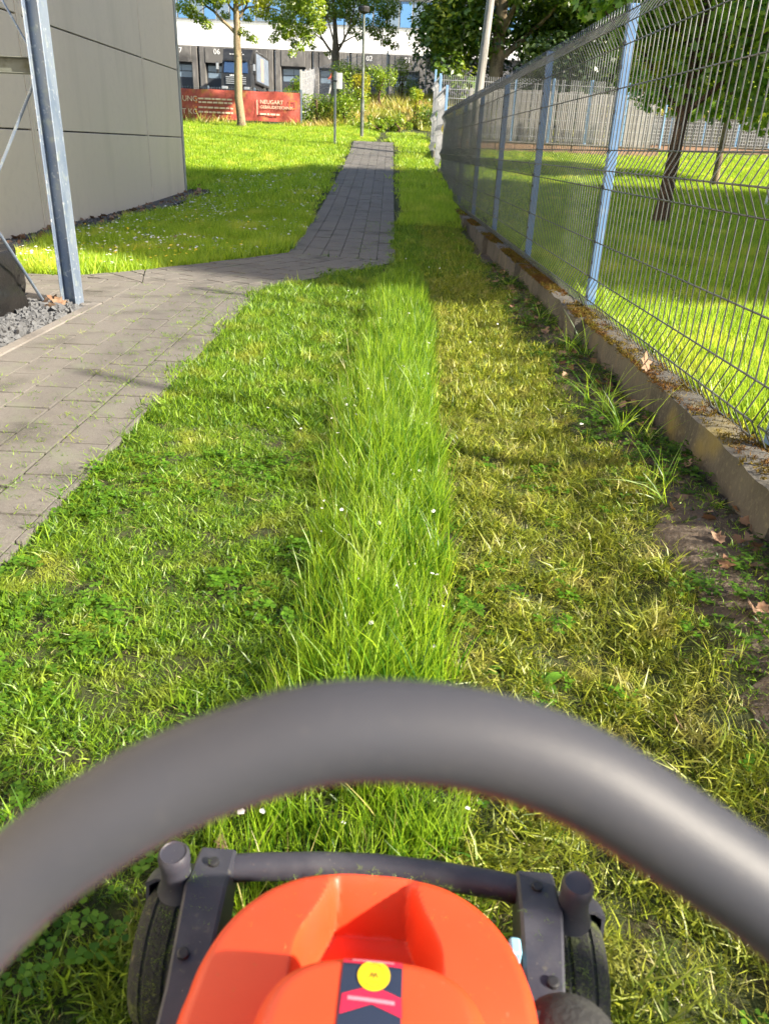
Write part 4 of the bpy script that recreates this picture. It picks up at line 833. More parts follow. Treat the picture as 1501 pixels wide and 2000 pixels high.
# far left tree in front of the banner
def pxc(Y, lst): return [tuple(atY(px, py, Y+tr.normal(0, .35)))+(r/FPX*Y,) for px, py, r in lst]
t = thing('tree', g3(-5.75, 31), 'slim pale-barked tree standing in front of the red banner', 'tree')
b0 = g3(-5.78, 31); mb = MB(); P_ = lambda px, py: tuple(atY(px, py, 31))
mb.tube([(b0[0]-.01, 31, b0[2]-.1), (b0[0], 31, b0[2]+.25), P_(466, 190), P_(465, 150), P_(465, 118), P_(463, 85), P_(463, 50), P_(461, 20), P_(461, -30), P_(458, -120)], [.2, .15, .14, .14, .135, .13, .12, .1, .07, .04], 12)
for q, r0 in (([(463, 68), (448, 52), (432, 38), (418, 22), (400, 10), (370, -8), (350, -20)], .07), ([(464, 40), (478, 18), (490, -10), (500, -40)], .05), ([(460, 25), (447, 10), (440, -15)], .05), ([(466, 25), (485, 14), (510, 12), (540, 18), (565, 30)], .035), ([(466, 12), (500, -8), (560, 2), (620, 20)], .035), ([(405, 12), (392, 20), (384, 32)], .018)):
    mb.tube([P_(*p) for p in q], [r0*(1-.8*k/(len(q)-1)) for k in range(len(q))], 7)
smoothed(mb.build('trunk', 'bark', t), 70)
cl = pxc(31, [(358, 12, 16), (372, 22, 14), (386, 34, 12), (404, 48, 11), (398, 40, 9), (420, 5, 14), (440, 30, 9), (474, 62, 9), (486, 70, 9), (498, 78, 8), (484, 36, 10), (505, 20, 16), (528, 30, 16), (545, 45, 16), (560, 62, 14), (580, 58, 16), (600, 72, 15), (540, 70, 10), (532, 78, 8), (620, 50, 16), (585, 90, 10), (570, 105, 8), (520, -10, 26), (470, -20, 26), (430, -20, 26), (390, -15, 24), (570, 10, 24), (610, 15, 24), (600, -30, 30), (350, -30, 20)])
leafcloud('crown', [c_[:3] for c_ in cl], [c_[3] for c_ in cl], 9000, .1, 'l_far', t, tr, squash=.8)
t = thing('tree', g3(-3.3, 42), 'spreading light green tree behind the yard fence and lamp post', 'tree')
b0 = g3(-3.3, 42); mb = MB(); P_ = lambda px, py: tuple(atY(px, py, 42))
mb.tube([(b0[0], 42, b0[2]-.1), P_(655, 200), P_(655, 150), P_(655, 105), P_(655, 70), P_(652, 20), P_(650, -40)], [.26, .22, .2, .18, .12, .08, .04], 12)
for q, r0 in (([(655, 112), (640, 92), (626, 70), (615, 40), (605, 5)], .07), ([(655, 108), (668, 85), (680, 60), (690, 25), (700, -20)], .07), ([(655, 95), (646, 60), (636, 25), (630, -20)], .05), ([(658, 90), (685, 74), (715, 60), (735, 40)], .04), ([(632, 80), (610, 62), (585, 52)], .035), ([(672, 78), (672, 40), (676, 0)], .04)):
    mb.tube([P_(*p) for p in q], [r0*(1-.8*k/(len(q)-1)) for k in range(len(q))], 7)
smoothed(mb.build('trunk', 'bark', t), 70)
cl = pxc(42, [(575, 85, 10), (590, 60, 14), (560, 40, 16), (600, 30, 18), (625, 55, 12), (640, 25, 18), (665, 20, 18), (690, 35, 16), (715, 50, 15), (735, 65, 13), (752, 80, 11), (770, 90, 9), (745, 40, 16), (765, 60, 12), (700, 70, 9), (720, 5, 22), (760, 15, 22), (680, -10, 26), (630, -10, 26), (585, 0, 24), (610, 90, 8), (685, 60, 8), (560, 70, 10), (640, 105, 6)])
leafcloud('crown', [c_[:3] for c_ in cl], [c_[3] for c_ in cl], 12000, .11, 'l_far', t, tr, squash=.8)
bigc = [(tr.uniform(-2.9, 5.6), tr.uniform(-1.6, 2.6), tr.uniform(.9, 7.5)) for _ in range(46)]
bigc = [(x, y, z, tr.uniform(.8, 1.5)) for x, y, z in bigc if (z > 2.2 or x > 1)]
tree('big dense tree with a stout trunk behind the mesh fence corner', g3(4.05, 39), 7.5, .36, 12, 3.6, bigc+[(-2.2, -1.2, 1.4, .75), (-2.6, -1, 2.6, .9), (-2.0, -1.4, 3.6, 1.0), (-2.9, -.8, 4.8, 1.0), (-1.4, -1.2, .9, .7)], 42000, .22, 'l_dark', 'bark', start=.25, tipr=.9)
tree('broad dark tree filling the gap behind the garden fence', g3(12.5, 42), 8, .3, 10, 3.6, [(tr.uniform(-5.5, 6), tr.uniform(-2, 2), tr.uniform(1.2, 7.5), tr.uniform(1, 1.7)) for _ in range(40)], 13000, .26, 'l_dark', 'barkdark', start=.25, tipr=.9)
tree('feathery green tree above the fence between pole and blue post', g3(9.8, 36.2), 6.4, .16, 9, 2.2, [(-.9, 0, 3.0, 1.), (.5, .2, 3.0, 1.1), (1.9, .3, 3.2, 1.1), (.2, -.3, 4.4, 1.3), (1.6, 0, 4.8, 1.3), (3.2, .3, 3.9, 1.2), (-.6, .2, 5.4, 1.3), (1.5, 0, 6.2, 1.4)], 9000, .15, 'l_dark', 'barkdark', start=.4, tipr=.5)
tree('dark-trunked maple on the lawn just behind the mesh fence', g3(4.3, 13.5), 3.4, .125, 9, 1.6, [(-.75, .1, 2.35, .62), (0, 0, 2.2, .55), (.8, .1, 2.0, .6), (1.5, .1, 1.95, .65), (.4, .3, 2.9, .9), (1.4, 0, 2.8, .85), (-.5, .3, 3.1, .8), (2.3, .3, 2.5, .9), (.6, -.5, 2.5, .6), (-1.0, -.2, 2.9, .5)], 4800, .12, 'l_maple', 'barkdark', lean=(.12, .1), start=.5, shape='maple', tipr=.35)
tree('young maple with a pale sunlit lower trunk on the far lawn', g3(8.2, 22), 3.4, .095, 8, 1.6, [(0, 0, 2.1, .7), (.9, 0, 1.9, .7), (-1.0, 0, 2.1, .7), (0, .2, 3.1, 1.1), (1.7, 0, 2.3, .9), (-1.9, .3, 2.3, .7), (-1.2, 0, 3.2, 1.), (1.4, 0, 3.4, 1.)], 6500, .15, 'l_maple', 'bark', start=.55, shape='maple', tipr=.4)
def bush(label, px, py, Y, w, h, n=900, m='l_bush', size=.075, stem=True, group='bushes on the bank'):
    c_ = atY(px, py, Y); gz_ = float(ter(c_[0], Y)); n = int(n*1.7); W = w/FPX*Y*.46; H = h/FPX*Y*.44; zc = max(c_[2], gz_+H*.7); t = thing('bush', (c_[0], Y, gz_), label, 'bush', group)
    cl = [(c_[0]+tr.normal(0, W*.45), Y+tr.normal(0, W*.4), zc+tr.normal(0, H*.45)) for _ in range(9)]
    leafcloud('foliage', cl, [tr.uniform(.35, .62)*min(W, H)*1.15 for _ in cl], n, size, m, t, tr, shell=.8)
    mb = MB()
    for k in range(4): mb.tube([(c_[0]+.05*k-.08, Y, gz_-.05), (c_[0]+tr.normal(0, W*.2), Y+tr.normal(0, .1), gz_+.5*(zc-gz_)), (c_[0]+tr.normal(0, W*.4), Y+tr.normal(0, .2), zc+H*.3)], [.04, .03, .012], 6)
    mb.build('stem', 'barkdark', t)
bush('rounded green bush beside the white sign board', 690, 150, 39.5, 62, 62, 1500)
bush('small yellow-green standard bush left of the lamp post', 700, 168, 36.5, 36, 50, 700)
bush('arched yellow-green bush just right of the lamp post', 742, 162, 37.5, 50, 66, 1300)
bush('pale green bush below the dock number 02', 782, 152, 40, 60, 60, 1200)
bush('slender yellow shrub near the white fence end', 812, 205, 33.5, 30, 80, 650)
bush('leafy bush growing behind the white sign post', 676, 215, 33.2, 66, 90, 1500)
bush('round bright bush above the end of the red banner', 568, 172, 38, 44, 40, 900)
bush('low bush at the foot of the bank by the path end', 730, 248, 31.5, 60, 26, 700, size=.07)
bush('low spreading bush on the bank right of the lamp post', 775, 245, 31.8, 70, 34, 800, 'l_bush', .07)
bush('dark leafy shrub on the bank beside the slender yellow shrub', 835, 235, 33, 50, 60, 800, 'l_dark')
# clipped hedge at the banner end
t = thing('hedge', g3(-3.25, 34), 'bright clipped hedge between red banner and sign post', 'hedge')
leafcloud('foliage', [(-3.7+.3*i+tr.normal(0, .05), 33.6+tr.normal(0, .15), 1.75+.3*j) for i in range(5) for j in range(4)], [.34]*20, 4200, .09, 'l_bush', t, tr, shell=.8)
MB().tube([(-3.3, 33.3, 1.6), (-3.28, 33.25, 2.2), (-3.3, 33.25, 2.75)], [.06, .05, .035], 7).build('stem', 'barkdark', t)
# dark hedge mass behind the garden fence
t = thing('hedge', g3(5, 46), 'tall dark evergreen belt behind the big dense tree', 'hedge')
leafcloud('foliage', [(x_+tr.normal(0, .3), 46+tr.normal(0, .4), z_+3.2) for x_ in np.arange(1.5, 20, 1.3) for z_ in (.5, 1.9, 3.3, 4.7, 6.)], [1.2]*75, 11000, .3, 'l_hedge', t, tr, shell=.8)
t = thing('hedge', g3(8, 34.5), 'dark evergreen hedge behind the garden boundary fence', 'hedge')
leafcloud('foliage', [(x_, 34.5+tr.normal(0, .3), z_+1.6) for x_ in np.arange(5, 22, .9) for z_ in (.3, 1.2, 2.2, 3.1)], [.8]*76, 9000, .2, 'l_hedge', t, tr, shell=.8)

# poles
t = thing('lamp_post', g3(-1.32, 28.5), 'tall thin street lamp with flat dark head at the path end', 'lamp post')
b0 = g3(-1.32, 28.5); MB().tube([(b0[0], 28.5, b0[2]-.1), (b0[0], 28.5, 2.6)], .06, 10).build('base_pole', 'galvdark', t); MB().tube([(b0[0], 28.5, 2.59), (b0[0]-.03, 28.5, 5.0)], .042, 10).build('pole', 'galvdark', t)
MB().lathe([(.05, 0), (.17, .05), (.19, .16), (.17, .2), (.02, .21)], (b0[0]-.03, 28.5, 4.96), (0, 0, 1), 14).build('lamp_head', 'clip', t)
t = thing('sign_post', g3(-2.02, 26), 'light grey sign post with small pale plate beside the path', 'sign post')
b0 = g3(-2.02, 26); MB().tube([(b0[0], 26, b0[2]-.1), (b0[0], 26, 3.17)], .035, 10).build('pole', 'wirelight', t); MB().box(b0[0]-.05, b0[0]+.2, 26.04, 26.05, 2.72, 3.14, .003).build('sign_plate', 'whitepaint', t); MB().box(b0[0]-.045, b0[0]+.045, 25.95, 26.04, 2.9, 2.94).build('clamp', 'clip', t)
t = thing('flag_pole', (2.03, 24, .9), 'tall pale pole rising behind the mesh fence', 'pole')
MB().tube([(1.98, 24, .6), (2.05, 24, 2.55), (2.21, 24, 5.6), (2.3, 24, 7)], [.12, .115, .1, .09], 14).build('pole', 'screen', t); MB().box(1.85, 2.11, 23.87, 24.13, .6, 1.0, .01).build('base', 'galvdark', t)

# boundary fences of the garden
def xfence(name, label, x0, x1, Y, z0, z1, m, step=2.5, wire=.07, posts='bluepale', folds=3, rw=.006):
    f_ = thing(name, (x0, Y, z0), label, 'fence'); x = x0
    while x < x1-.1:
        xe = min(x+step, x1); MB().box(x-.035, x+.035, Y+.01, Y+.08, z0-.1, z1+.03, .004).build('post', posts, f_); mb = MB(); k = x+.05
        while k < xe-.03: mb.box(k-rw, k+rw, Y-rw, Y+rw, z0, z1); k += wire
        for j in range(folds*2+1): z = z0+(z1-z0)*(j+.4)/(folds*2+1); mb.box(x+.03, xe-.03, Y-rw*2.6, Y-rw*1.1, z-rw*1.2, z+rw*1.2)
        mb.build('mesh_panel', m, f_); x = xe
    MB().box(x1-.035, x1+.035, Y+.01, Y+.08, z0-.1, z1+.03, .004).build('post', posts, f_); return f_
xfence('boundary_fence', 'tall pale mesh fence across the top of the garden lawn', 1.15, 8.4, 27.9, 1.62, 3.36, 'wirelight', 1.2)
xfence('boundary_fence', 'lower pale comb-topped fence on the wall behind the maples', 8.45, 18, 31, 1.78, 2.55, 'wirelight', 1.2, .09)
def stonewall(label, x0, x1, Y, z0, z1):
    w_ = thing('retaining_wall', (x0, Y, z0), label, 'wall'); x = x0
    while x < x1: xe = min(x+.62, x1); MB().box(x+.006, xe-.006, Y-.12+tr.uniform(-.01, .01), Y+.12, z0, z1-.05+tr.uniform(-.006, .006), .012).build('stone_block', 'brick', w_); x = xe
    MB().box(x0, x1, Y-.15, Y+.15, z1-.046, z1+.0, .01).build('coping', 'kerb', w_)
stonewall('low brown retaining wall under the tall garden fence', 1.2, 8.4, 28.0, 1.0, 1.56); stonewall('low brown retaining wall under the comb-topped fence', 8.4, 18, 31.1, 1.3, 1.74)
def screen(label, x0, x1, Y, z0, z1, wmin, wmax, m):
    s_ = thing('slat_screen', (x0, Y, z0), label, 'screen'); x = x0
    while x < x1:
        w = tr.uniform(wmin, wmax); MB().box(x, x+w-.02, Y, Y+.03, z0, z1+tr.uniform(-.04, .04)).build('slat', m, s_); x += w+.01
    MB().box(x0, x1, Y+.032, Y+.07, z0+.2, z0+.3).build('rail', m, s_); MB().box(x0, x1, Y+.032, Y+.07, z1-.3, z1-.2).build('rail', m, s_)
screen('grey vertical board screen behind the tall garden fence', 2.2, 8.3, 28.9, 1.5, 3.1, .12, .2, 'screen')
screen('dark paling screen behind the comb-topped fence', 8.5, 18, 32.2, 1.6, 2.7, .12, .18, 'screendark')
# white garden swing frame at the picture's edge
t = thing('garden_swing', g3(8.1, 18), 'white A-frame garden swing behind the fence, mostly out of view', 'garden swing'); b0 = np.array(g3(8.1, 18))
def rod(pts_, r, name, m): MB().tube([tuple(b0+np.array(p)) for p in pts_], r, 8).build(name, m, t)
rod([(-.25, -.1, 0), (.15, .5, 1.7)], .028, 'frame_leg', 'whitepaint'); rod([(.15, .5, 1.7), (.5, 1.1, 0)], .028, 'frame_leg', 'whitepaint'); rod([(-.25, -.1, .03), (1.6, -.4, .03)], .025, 'base_rail', 'whitepaint')
rod([(1.75, -.1, 0), (2.0, .5, 1.7)], .028, 'frame_leg', 'whitepaint'); rod([(2.0, .5, 1.7), (2.4, 1.1, 0)], .028, 'frame_leg', 'whitepaint'); rod([(.1, .5, 1.7), (2.05, .5, 1.7)], .028, 'top_rail', 'whitepaint')
MB().box(b0[0]+.3, b0[0]+1.7, 18.3, 18.75, b0[2]+.5, b0[2]+.6, .03).build('seat', 'screen', t); MB().box(b0[0]+.3, b0[0]+1.7, 18.75, 18.85, b0[2]+.55, b0[2]+1.05, .03).build('backrest', 'screen', t)

# ------------------------------------------------------------------ banner and yard fence
bn = thing('banner', (-6.2, 33, 1.9), 'red printed advertising banner tied along the yard fence', 'banner')
nx_, nz_ = 90, 16; xs_ = np.linspace(-10.6, -3.9, nx_); zs_ = np.linspace(0, 1, nz_); Xb, Zb = np.meshgrid(xs_, zs_)
def ban_y(x, z): return 32.97+.02*np.sin(x*5+z*3)+.012*np.sin(x*13-z*9)+.015*np.exp(-((x+5.75-z*.5)/.12)**2)
Zz = 1.90+.03*(Xb+10)/6+Zb*1.02-.02*np.abs(np.sin(Xb*2.6))*(Zb > .95)
i, k = np.meshgrid(np.arange(nz_-1), np.arange(nx_-1), indexing='ij'); i, k = i.ravel(), k.ravel()
fastmesh('sheet', np.stack([Xb, ban_y(Xb, Zb), Zz], -1).reshape(-1, 3), np.stack([i*nx_+k, i*nx_+k+1, (i+1)*nx_+k+1, (i+1)*nx_+k], -1), 'red', bn, smooth=True)
def btxt(s_, px, py, size, m='bannerprint', al='LEFT'): p = atY(px, py, 32.92); return lettering('lettering', s_, size, m, bn, (p[0], 32.915, p[2]), .002, al)
btxt('UNG', 356, 192, .26); btxt('T KG', 356, 217, .26); btxt('NEUGART', 508, 199, .19); btxt('GEBÄUDETECHNIK', 508, 209, .145)
for py, x0, x1 in ((192, 387, 455), (199, 388, 455), (209, 388, 455), (218, 388, 455), (222.5, 508, 546)):
    a, b_ = atY(x0, py, 32.92), atY(x1, py+.2, 32.92); x = a[0]; mb = MB()
    while x < b_[0]: w = tr.uniform(.08, .24); mb.box(x, min(x+w, b_[0]), 32.913, 32.917, a[2]-.028, a[2]+.028); x += w+.035
    mb.build('print_line', 'bannerprint', bn); 
    if x0 < 400: MB().box(a[0]-.12, a[0]-.06, 32.912, 32.916, a[2]-.03, a[2]+.03).build('print_bullet', 'bannerorange', bn)
a = atY(502, 195, 32.92); b_ = atY(502, 224, 32.92); MB().box(a[0]-.012, a[0]+.012, 32.912, 32.916, b_[2], a[2]).build('print_rule', 'bannerprint', bn)
a = atY(572, 205, 32.92); mb = MB()
for q in ((-.14, -.14, .14, -.12), (-.14, .12, .14, .14), (-.14, -.14, -.12, .14), (.12, -.14, .14, .14)): mb.box(a[0]+q[0], a[0]+q[2], 32.911, 32.915, a[2]+q[1], a[2]+q[3])
mb.build('print_emblem', 'bannerorange', bn)
yf = thing('banner_fence', (-6, 33.1, 1.6), 'galvanised mesh fence carrying the red banner', 'fence')
for k in range(5):
    x = -10.9+k*1.76; MB().box(x-.03, x+.03, 33.05, 33.11, 1.5, 3.05).build('post', 'galv', yf); mb = MB()
    if k < 4:
        for j in range(18): mb.box(x+.05+j*.095, x+.056+j*.095, 33.02, 33.026, 1.62, 3.02)
        for j in range(8): mb.box(x+.03, x+1.73, 33.027, 33.033, 1.65+j*.19, 1.656+j*.19)
        mb.build('mesh_panel', 'galv', yf)
yd = thing('yard_fence', (-3.9, 37, 2.5), 'tall grey mesh fence climbing from the banner to the yard', 'fence')
PY = [(-3.88, 33.15), (-3.95, 35.4), (-4.0, 37.6), (-4.05, 39.8), (-2.6, 40.6), (-.8, 40.8), (1.0, 41), (2.8, 41.2)]
for k, (x, y_) in enumerate(PY):
    z0 = float(ter(x, y_)); MB().box(x-.035, x+.035, y_-.035, y_+.035, z0-.1, z0+1.95, .004).build('post', 'wirelight', yd)
    if k < len(PY)-1:
        x2, y2 = PY[k+1]; z2 = float(ter(x2, y2)); mb = MB()
        for j in range(1, 26):
            t = j/26; p = (x+(x2-x)*t, y_+(y2-y_)*t, z0+(z2-z0)*t); mb.box(p[0]-.006, p[0]+.006, p[1]-.006, p[1]+.006, p[2]+.05, p[2]+1.9)
        for j in range(9): mb.tube([(x, y_, z0+.1+j*.22), (x2, y2, z2+.1+j*.22)], .007, 4, False)
        mb.build('mesh_panel', 'wirelight', yd)

# ------------------------------------------------------------------ dock building, truck, worker
db = thing('dock_building', (-8, 71, 4.1), 'long white warehouse with black numbered loading docks', 'building')
FY = 71.
MB().box(-40, 34, FY+.01, FY+30, 4.0, 7.86).build('wall', 'facade', db)
MB().box(-40, 34, FY-.5, FY+30, 7.86, 9.42, .02).build('fascia', 'white', db)
MB().box(-40, 34, FY-.35, FY+30, 9.425, 9.6).build('window_sill', 'trim', db); MB().box(-40, 34, FY-.2, FY+30, 9.61, 11.6).build('upper_wall', 'white', db); MB().box(-40, 34, FY-.5, FY+30, 11.61, 13.6).build('roof_fascia', 'white', db)
for k in range(34):
    x = -24+k*1.02; w = MB().box(x, x+.98, FY-.26, FY-.205, 9.7, 11.5).build('window', 'trim', db); MB().box(x+.05, x+.93, FY-.28, FY-.262, 9.75, 11.45).build('pane', 'glassblue' if (k*7) % 5 < 3 else 'glassgrey', w)
for n_, num in enumerate(('08', '07', '06', '05', '04', '03', '02', '01')):
    c_ = -20.9+n_*3.015; sh = MB().box(c_-1.42, c_-.98, FY-.62, FY+.009, 4.12, 7.84, .03).build('shelter_pad', 'dockblack', db); MB().box(c_+.98, c_+1.42, FY-.62, FY+.009, 4.12, 7.84, .03).build('shelter_pad', 'dockblack', db); MB().box(c_-.975, c_+.975, FY-.66, FY+.008, 6.72, 7.83, .03).build('head_curtain', 'dockblack', sh)
    MB().box(c_-1.5, c_-1.46, FY-.3, FY+.007, 4.12, 7.8).build('guide_post', 'chrome', sh)
    dd = MB().box(c_-.97, c_+.97, FY-.12, FY+.006, 4.12, 6.71).build('dock_door', 'dockdoor', db)
    for r in range(2):
        for q in range(2): MB().box(c_-.86+q*.88, c_-.86+q*.88+.84, FY-.14, FY-.122, 5.7+r*.46, 6.1+r*.46).build('pane', 'glassgrey', dd)
    lettering('dock_number', num, .52, 'white', db, (c_-.0, FY-.68, 7.5), .008)
# lorry
tk = thing('truck', (-11.85, 62, 4.2), 'black box lorry parked nose out at the loading docks', 'truck'); X0 = -11.85; hw = 1.06; z = 4.22
cab = MB(); 
cab.hexa([(X0-hw, 62.05, z+.35), (X0+hw, 62.05, z+.35), (X0+hw, 63.7, z+.35), (X0-hw, 63.7, z+.35), (X0-hw*.97, 62.12, z+1.25), (X0+hw*.97, 62.12, z+1.25), (X0+hw*.97, 63.7, z+1.25), (X0-hw*.97, 63.7, z+1.25)])
cab.hexa([(X0-hw*.97, 62.12, z+1.252), (X0+hw*.97, 62.12, z+1.252), (X0+hw*.97, 63.7, z+1.252), (X0-hw*.97, 63.7, z+1.252), (X0-hw*.9, 62.42, z+2.15), (X0+hw*.9, 62.42, z+2.15), (X0+hw*.9, 63.7, z+2.15), (X0-hw*.9, 63.7, z+2.15)])
cab.build('cab', 'truck', tk)
ws = MB(); ws.hexa([(X0-.86, 62.14, z+1.32), (X0+.86, 62.14, z+1.32), (X0+.86, 62.2, z+1.32), (X0-.86, 62.2, z+1.32), (X0-.8, 62.36, z+2.02), (X0+.8, 62.36, z+2.02), (X0+.8, 62.42, z+2.02), (X0-.8, 62.42, z+2.02)]); ws.v = [(x, y-.05, zz_) for x, y, zz_ in ws.v]; ws.build('windscreen', 'glassdark', tk)
MB().hexa([(X0-hw*.9, 62.5, z+2.153), (X0+hw*.9, 62.5, z+2.153), (X0+hw*.9, 63.9, z+2.153), (X0-hw*.9, 63.9, z+2.153), (X0-hw*1.0, 63.3, z+2.85), (X0+hw*1.0, 63.3, z+2.85), (X0+hw*1.0, 63.9, z+2.85), (X0-hw*1.0, 63.9, z+2.85)]).build('roof_deflector', 'truck', tk)
MB().box(X0-.75, X0+.75, 62.2, 62.38, z+2.06, z+2.14).build('sun_visor', 'truck', tk)
for j in range(4): MB().box(X0-.7, X0+.7, 61.98, 62.06, z+.62+j*.13, z+.68+j*.13, .01).build('grille_bar', 'chrome', tk)
MB().box(X0-hw-.02, X0+hw+.02, 61.9, 62.3, z+.18, z+.5, .05).build('bumper', 'truck', tk)
for s in (-1, 1):
    MB().box(X0+s*.78-.2, X0+s*.78+.2, 61.86, 61.93, z+.28, z+.46, .02).build('headlight', 'chrome', tk)
    m_ = MB().box(X0+s*1.3-.11, X0+s*1.3+.11, 62.2, 62.3, z+1.25, z+1.95, .03).build('mirror', 'truck', tk); MB().tube([(X0+s*1.0, 62.4, z+1.9), (X0+s*1.28, 62.28, z+1.85)], .025, 6).build('mirror_arm', 'truck', m_)
    MB().box(X0+s*1.3-.085, X0+s*1.3+.085, 62.19, 62.199, z+1.5, z+1.9).build('mirror_cap', 'chrome', m_)
    for yy in (63.0, 68.6): wl = MB().lathe([(.1, -.14), (.4, -.14), (.47, -.1), (.47, .1), (.4, .14), (.1, .14)], (X0+s*.9, yy, z+.47), (1, 0, 0), 20).build('wheel', 'rubber', tk)
x = X0-.42; mb = MB()
for w in (.07, .1, .06, .12, .08, .07, .09, .1): mb.box(x, x+w, 62.04, 62.07, z+1.12, z+1.2); x += w+.03
mb.build('front_lettering', 'trucklogo', tk); mb = MB()
for x_, w in ((-.55, .14), (-.36, .2), (-.1, .16), (.12, .2), (.38, .1)): mb.box(X0+x_, X0+x_+w, 62.83, 62.86, z+2.5, z+2.545)
mb.box(X0+.1, X0+.3, 62.98, 63.01, z+2.62, z+2.68); mb.build('deflector_lettering', 'trucklogo', tk)
bxo = MB().box(X0-1.1, X0+1.1, 63.95, 70.3, z+.85, z+2.95, .04).build('box_body', 'truck', tk)
MB().box(X0+1.102, X0+1.115, 64.3, 69.9, z+1.0, z+2.75).build('side_poster', 'galv', bxo)
MB().box(X0+1.117, X0+1.125, 66.3, 67.3, z+1.1, z+2.6, .003).build('poster_print', 'skin', bxo)
MB().box(X0-.9, X0+.9, 63.7, 70.2, z+.5, z+.8).build('chassis', 'clip', tk)
# worker
def person(base, label):
    p = thing('person', base, label, 'person'); J = {'pel': (0, 0, .92), 'ch': (0.02, 0, 1.28), 'nk': (.0, 0, 1.48), 'hd': (-.05, 0, 1.60), 'ht': (-.05, 0, 1.72), 'ls': (0, -.19, 1.42), 'le': (-.12, -.24, 1.16), 'lh': (-.33, -.2, 1.02), 'rs': (0, .19, 1.42), 're': (.16, .24, 1.18), 'rh': (.25, .22, .95),
         'lk': (-.16, -.09, .5), 'lf': (-.24, -.09, .07), 'lt': (-.4, -.09, .04), 'rk': (.1, .09, .5), 'rf': (.34, .09, .12), 'rt': (.2, .09, .04), 'lhp': (0, -.1, .88), 'rhp': (0, .1, .88)}
    E_ = [('pel', 'ch'), ('ch', 'nk'), ('nk', 'hd'), ('hd', 'ht'), ('ch', 'ls'), ('ls', 'le'), ('le', 'lh'), ('ch', 'rs'), ('rs', 're'), ('re', 'rh'), ('pel', 'lhp'), ('lhp', 'lk'), ('lk', 'lf'), ('lf', 'lt'), ('pel', 'rhp'), ('rhp', 'rk'), ('rk', 'rf'), ('rf', 'rt')]
    Rd = {'pel': .15, 'ch': .17, 'nk': .06, 'hd': .1, 'ht': .08, 'ls': .085, 'le': .06, 'lh': .045, 'rs': .085, 're': .06, 'rh': .045, 'lk': .075, 'lf': .055, 'lt': .045, 'rk': .075, 'rf': .055, 'rt': .045, 'lhp': .1, 'rhp': .1}
    nm = list(J); me = bpy.data.meshes.new('body'); me.from_pydata([J[k] for k in nm], [(nm.index(a), nm.index(b)) for a, b in E_], []); o = bpy.data.objects.new('body', me); COL.objects.link(o)
    sk = o.modifiers.new('skin', 'SKIN'); sd = o.modifiers.new('sub', 'SUBSURF'); sd.levels = 2; sd.render_levels = 2
    for k, v in zip(nm, me.skin_vertices[0].data): v.radius = (Rd[k], Rd[k]); v.use_root = k == 'pel'
    dg = bpy.context.evaluated_depsgraph_get(); dg.update(); m2 = bpy.data.meshes.new_from_object(o.evaluated_get(dg)); bpy.data.objects.remove(o); m2.materials.clear()
    for mm in ('skin', 'hivis', 'trousers'): m2.materials.append(MT[mm])
    for f in m2.polygons:
        zc = f.center.z; f.material_index = 0 if zc > 1.5 or (zc < 1.08 and abs(f.center.x) > .24 and zc > .9) else (1 if zc > .9 else 2); f.use_smooth = True
    m2.name = 'body'; o2 = bpy.data.objects.new('body', m2); COL.objects.link(o2); o2.parent = p
    hr = MB().lathe([(.1, -.02), (.115, .03), (.105, .09), (.06, .125), (.01, .135)], (base[0]-.045, base[1], base[2]+1.62), (0, 0, 1), 14).build('hair', 'barkdark', p, True)
    bg_ = MB().box(base[0]+.1, base[0]+.4, base[1]-.3, base[1]-.12, base[2]+.85, base[2]+1.15, .05).build('jacket_hem', 'hivis', p)
person((-4.87, 60, 4.2), 'worker in red hi-vis jacket and pale trousers walking through the yard')

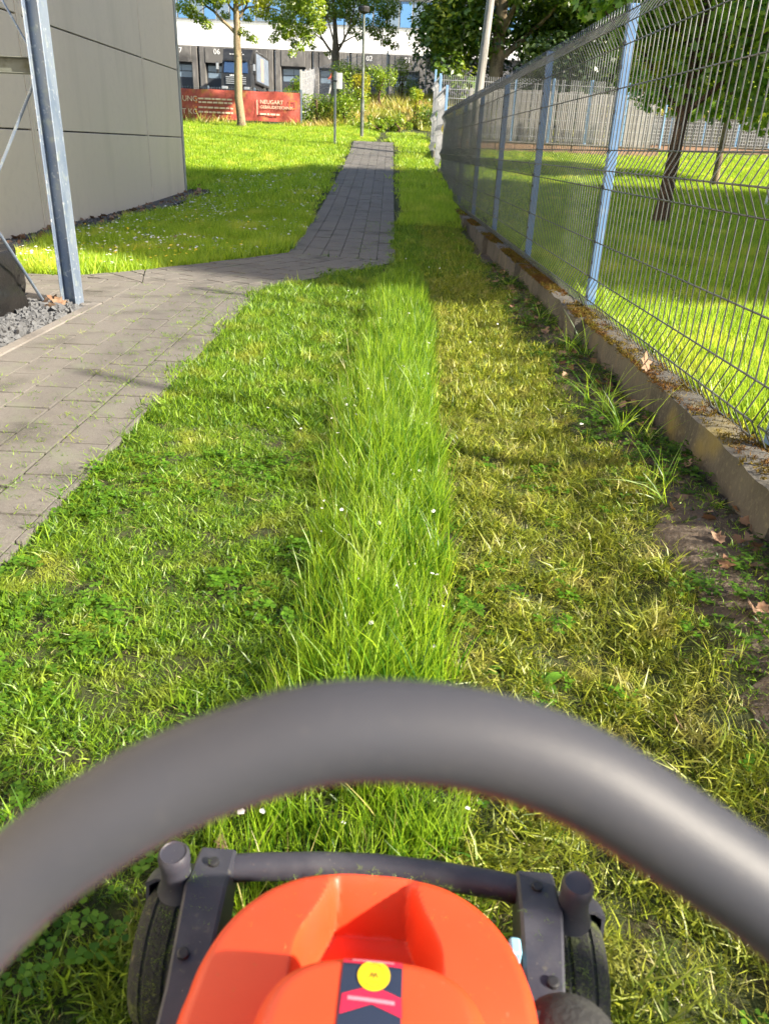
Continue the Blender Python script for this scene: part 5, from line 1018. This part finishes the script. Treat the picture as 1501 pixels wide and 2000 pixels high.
# ------------------------------------------------------------------ unseen block, added only to cast the shade band across the lawn
ob = thing('shade_block', (20, 7, 0), 'added unseen block casting shade across the lawn', 'building')
OX, OY0, OY1, OH = 10., 2.2, 10.9, 13.7
MB().box(OX, 34, OY0, OY1, -.2, OH).build('wall', 'white', ob); MB().box(OX-.25, 34.2, OY0-.2, OY1+.2, OH+.002, OH+.3).build('roof', 'trim', ob)
for fl in range(4):
    for q in range(3): w = MB().box(OX-.06, OX-.002, OY0+.5+q*2.3, OY0+2.2+q*2.3, 1.0+fl*3.3, 2.9+fl*3.3).build('window', 'trim', ob); MB().box(OX-.075, OX-.062, OY0+.58+q*2.3, OY0+2.12+q*2.3, 1.08+fl*3.3, 2.82+fl*3.3).build('pane', 'glassblue', w)

# ------------------------------------------------------------------ single leaves that stand out
def leaf(loc, s, rot, label):
    V, F = deadleaf(rg, s); o = fastmesh('dead_leaf', V, F, 'deadleaf'); o.location = loc; o.rotation_euler = rot; tag(o, label, 'leaf', 'single dead leaves')
def gl(px, py, dz=.03):
    d = cf+CX*(px-750.5)/FPX+CU*(1000-py)/FPX; t = 1.2/-d[2]
    for _ in range(20): p = d*t; t = (CAMZ-float(ter(p[0], p[1]))-dz)/-d[2]
    p = d*t; return (p[0], p[1], CAMZ+p[2])
leaf(gl(432, 1645, .03), .016, (.2, .3, .4), 'small brown dead leaf just ahead of the mower front bar')
leaf(gl(1322, 1408, .03), .02, (.9, .2, 1.4), 'pale curled dead leaf on the clipped grass near the handle')
leaf(gl(775, 985, .1), .02, (1.0, .3, .2), 'dark brown leaf caught in the uncut grass strip')
leaf((1.235, 3.72, .31), .05, (1.2, .25, .6), 'pinkish dead leaf standing upright on the mossy wall')
leaf(gl(1400, 1050, .02), .026, (.5, -.4, .9), 'large folded brown leaf at the foot of the concrete wall')
leaf(gl(1175, 750, .04), .05, (.4, .2, 2.), 'brown leaf lying in the dark weeds by the wall')
leaf(gl(1470, 1190, .02), .035, (.3, .5, .3), 'crumpled brown leaf on bare soil at the lawn edge')
leaf(gl(343, 467, .05), .1, (.2, .3, .3), 'lone tan leaf lying in the flowering grass by the hall')
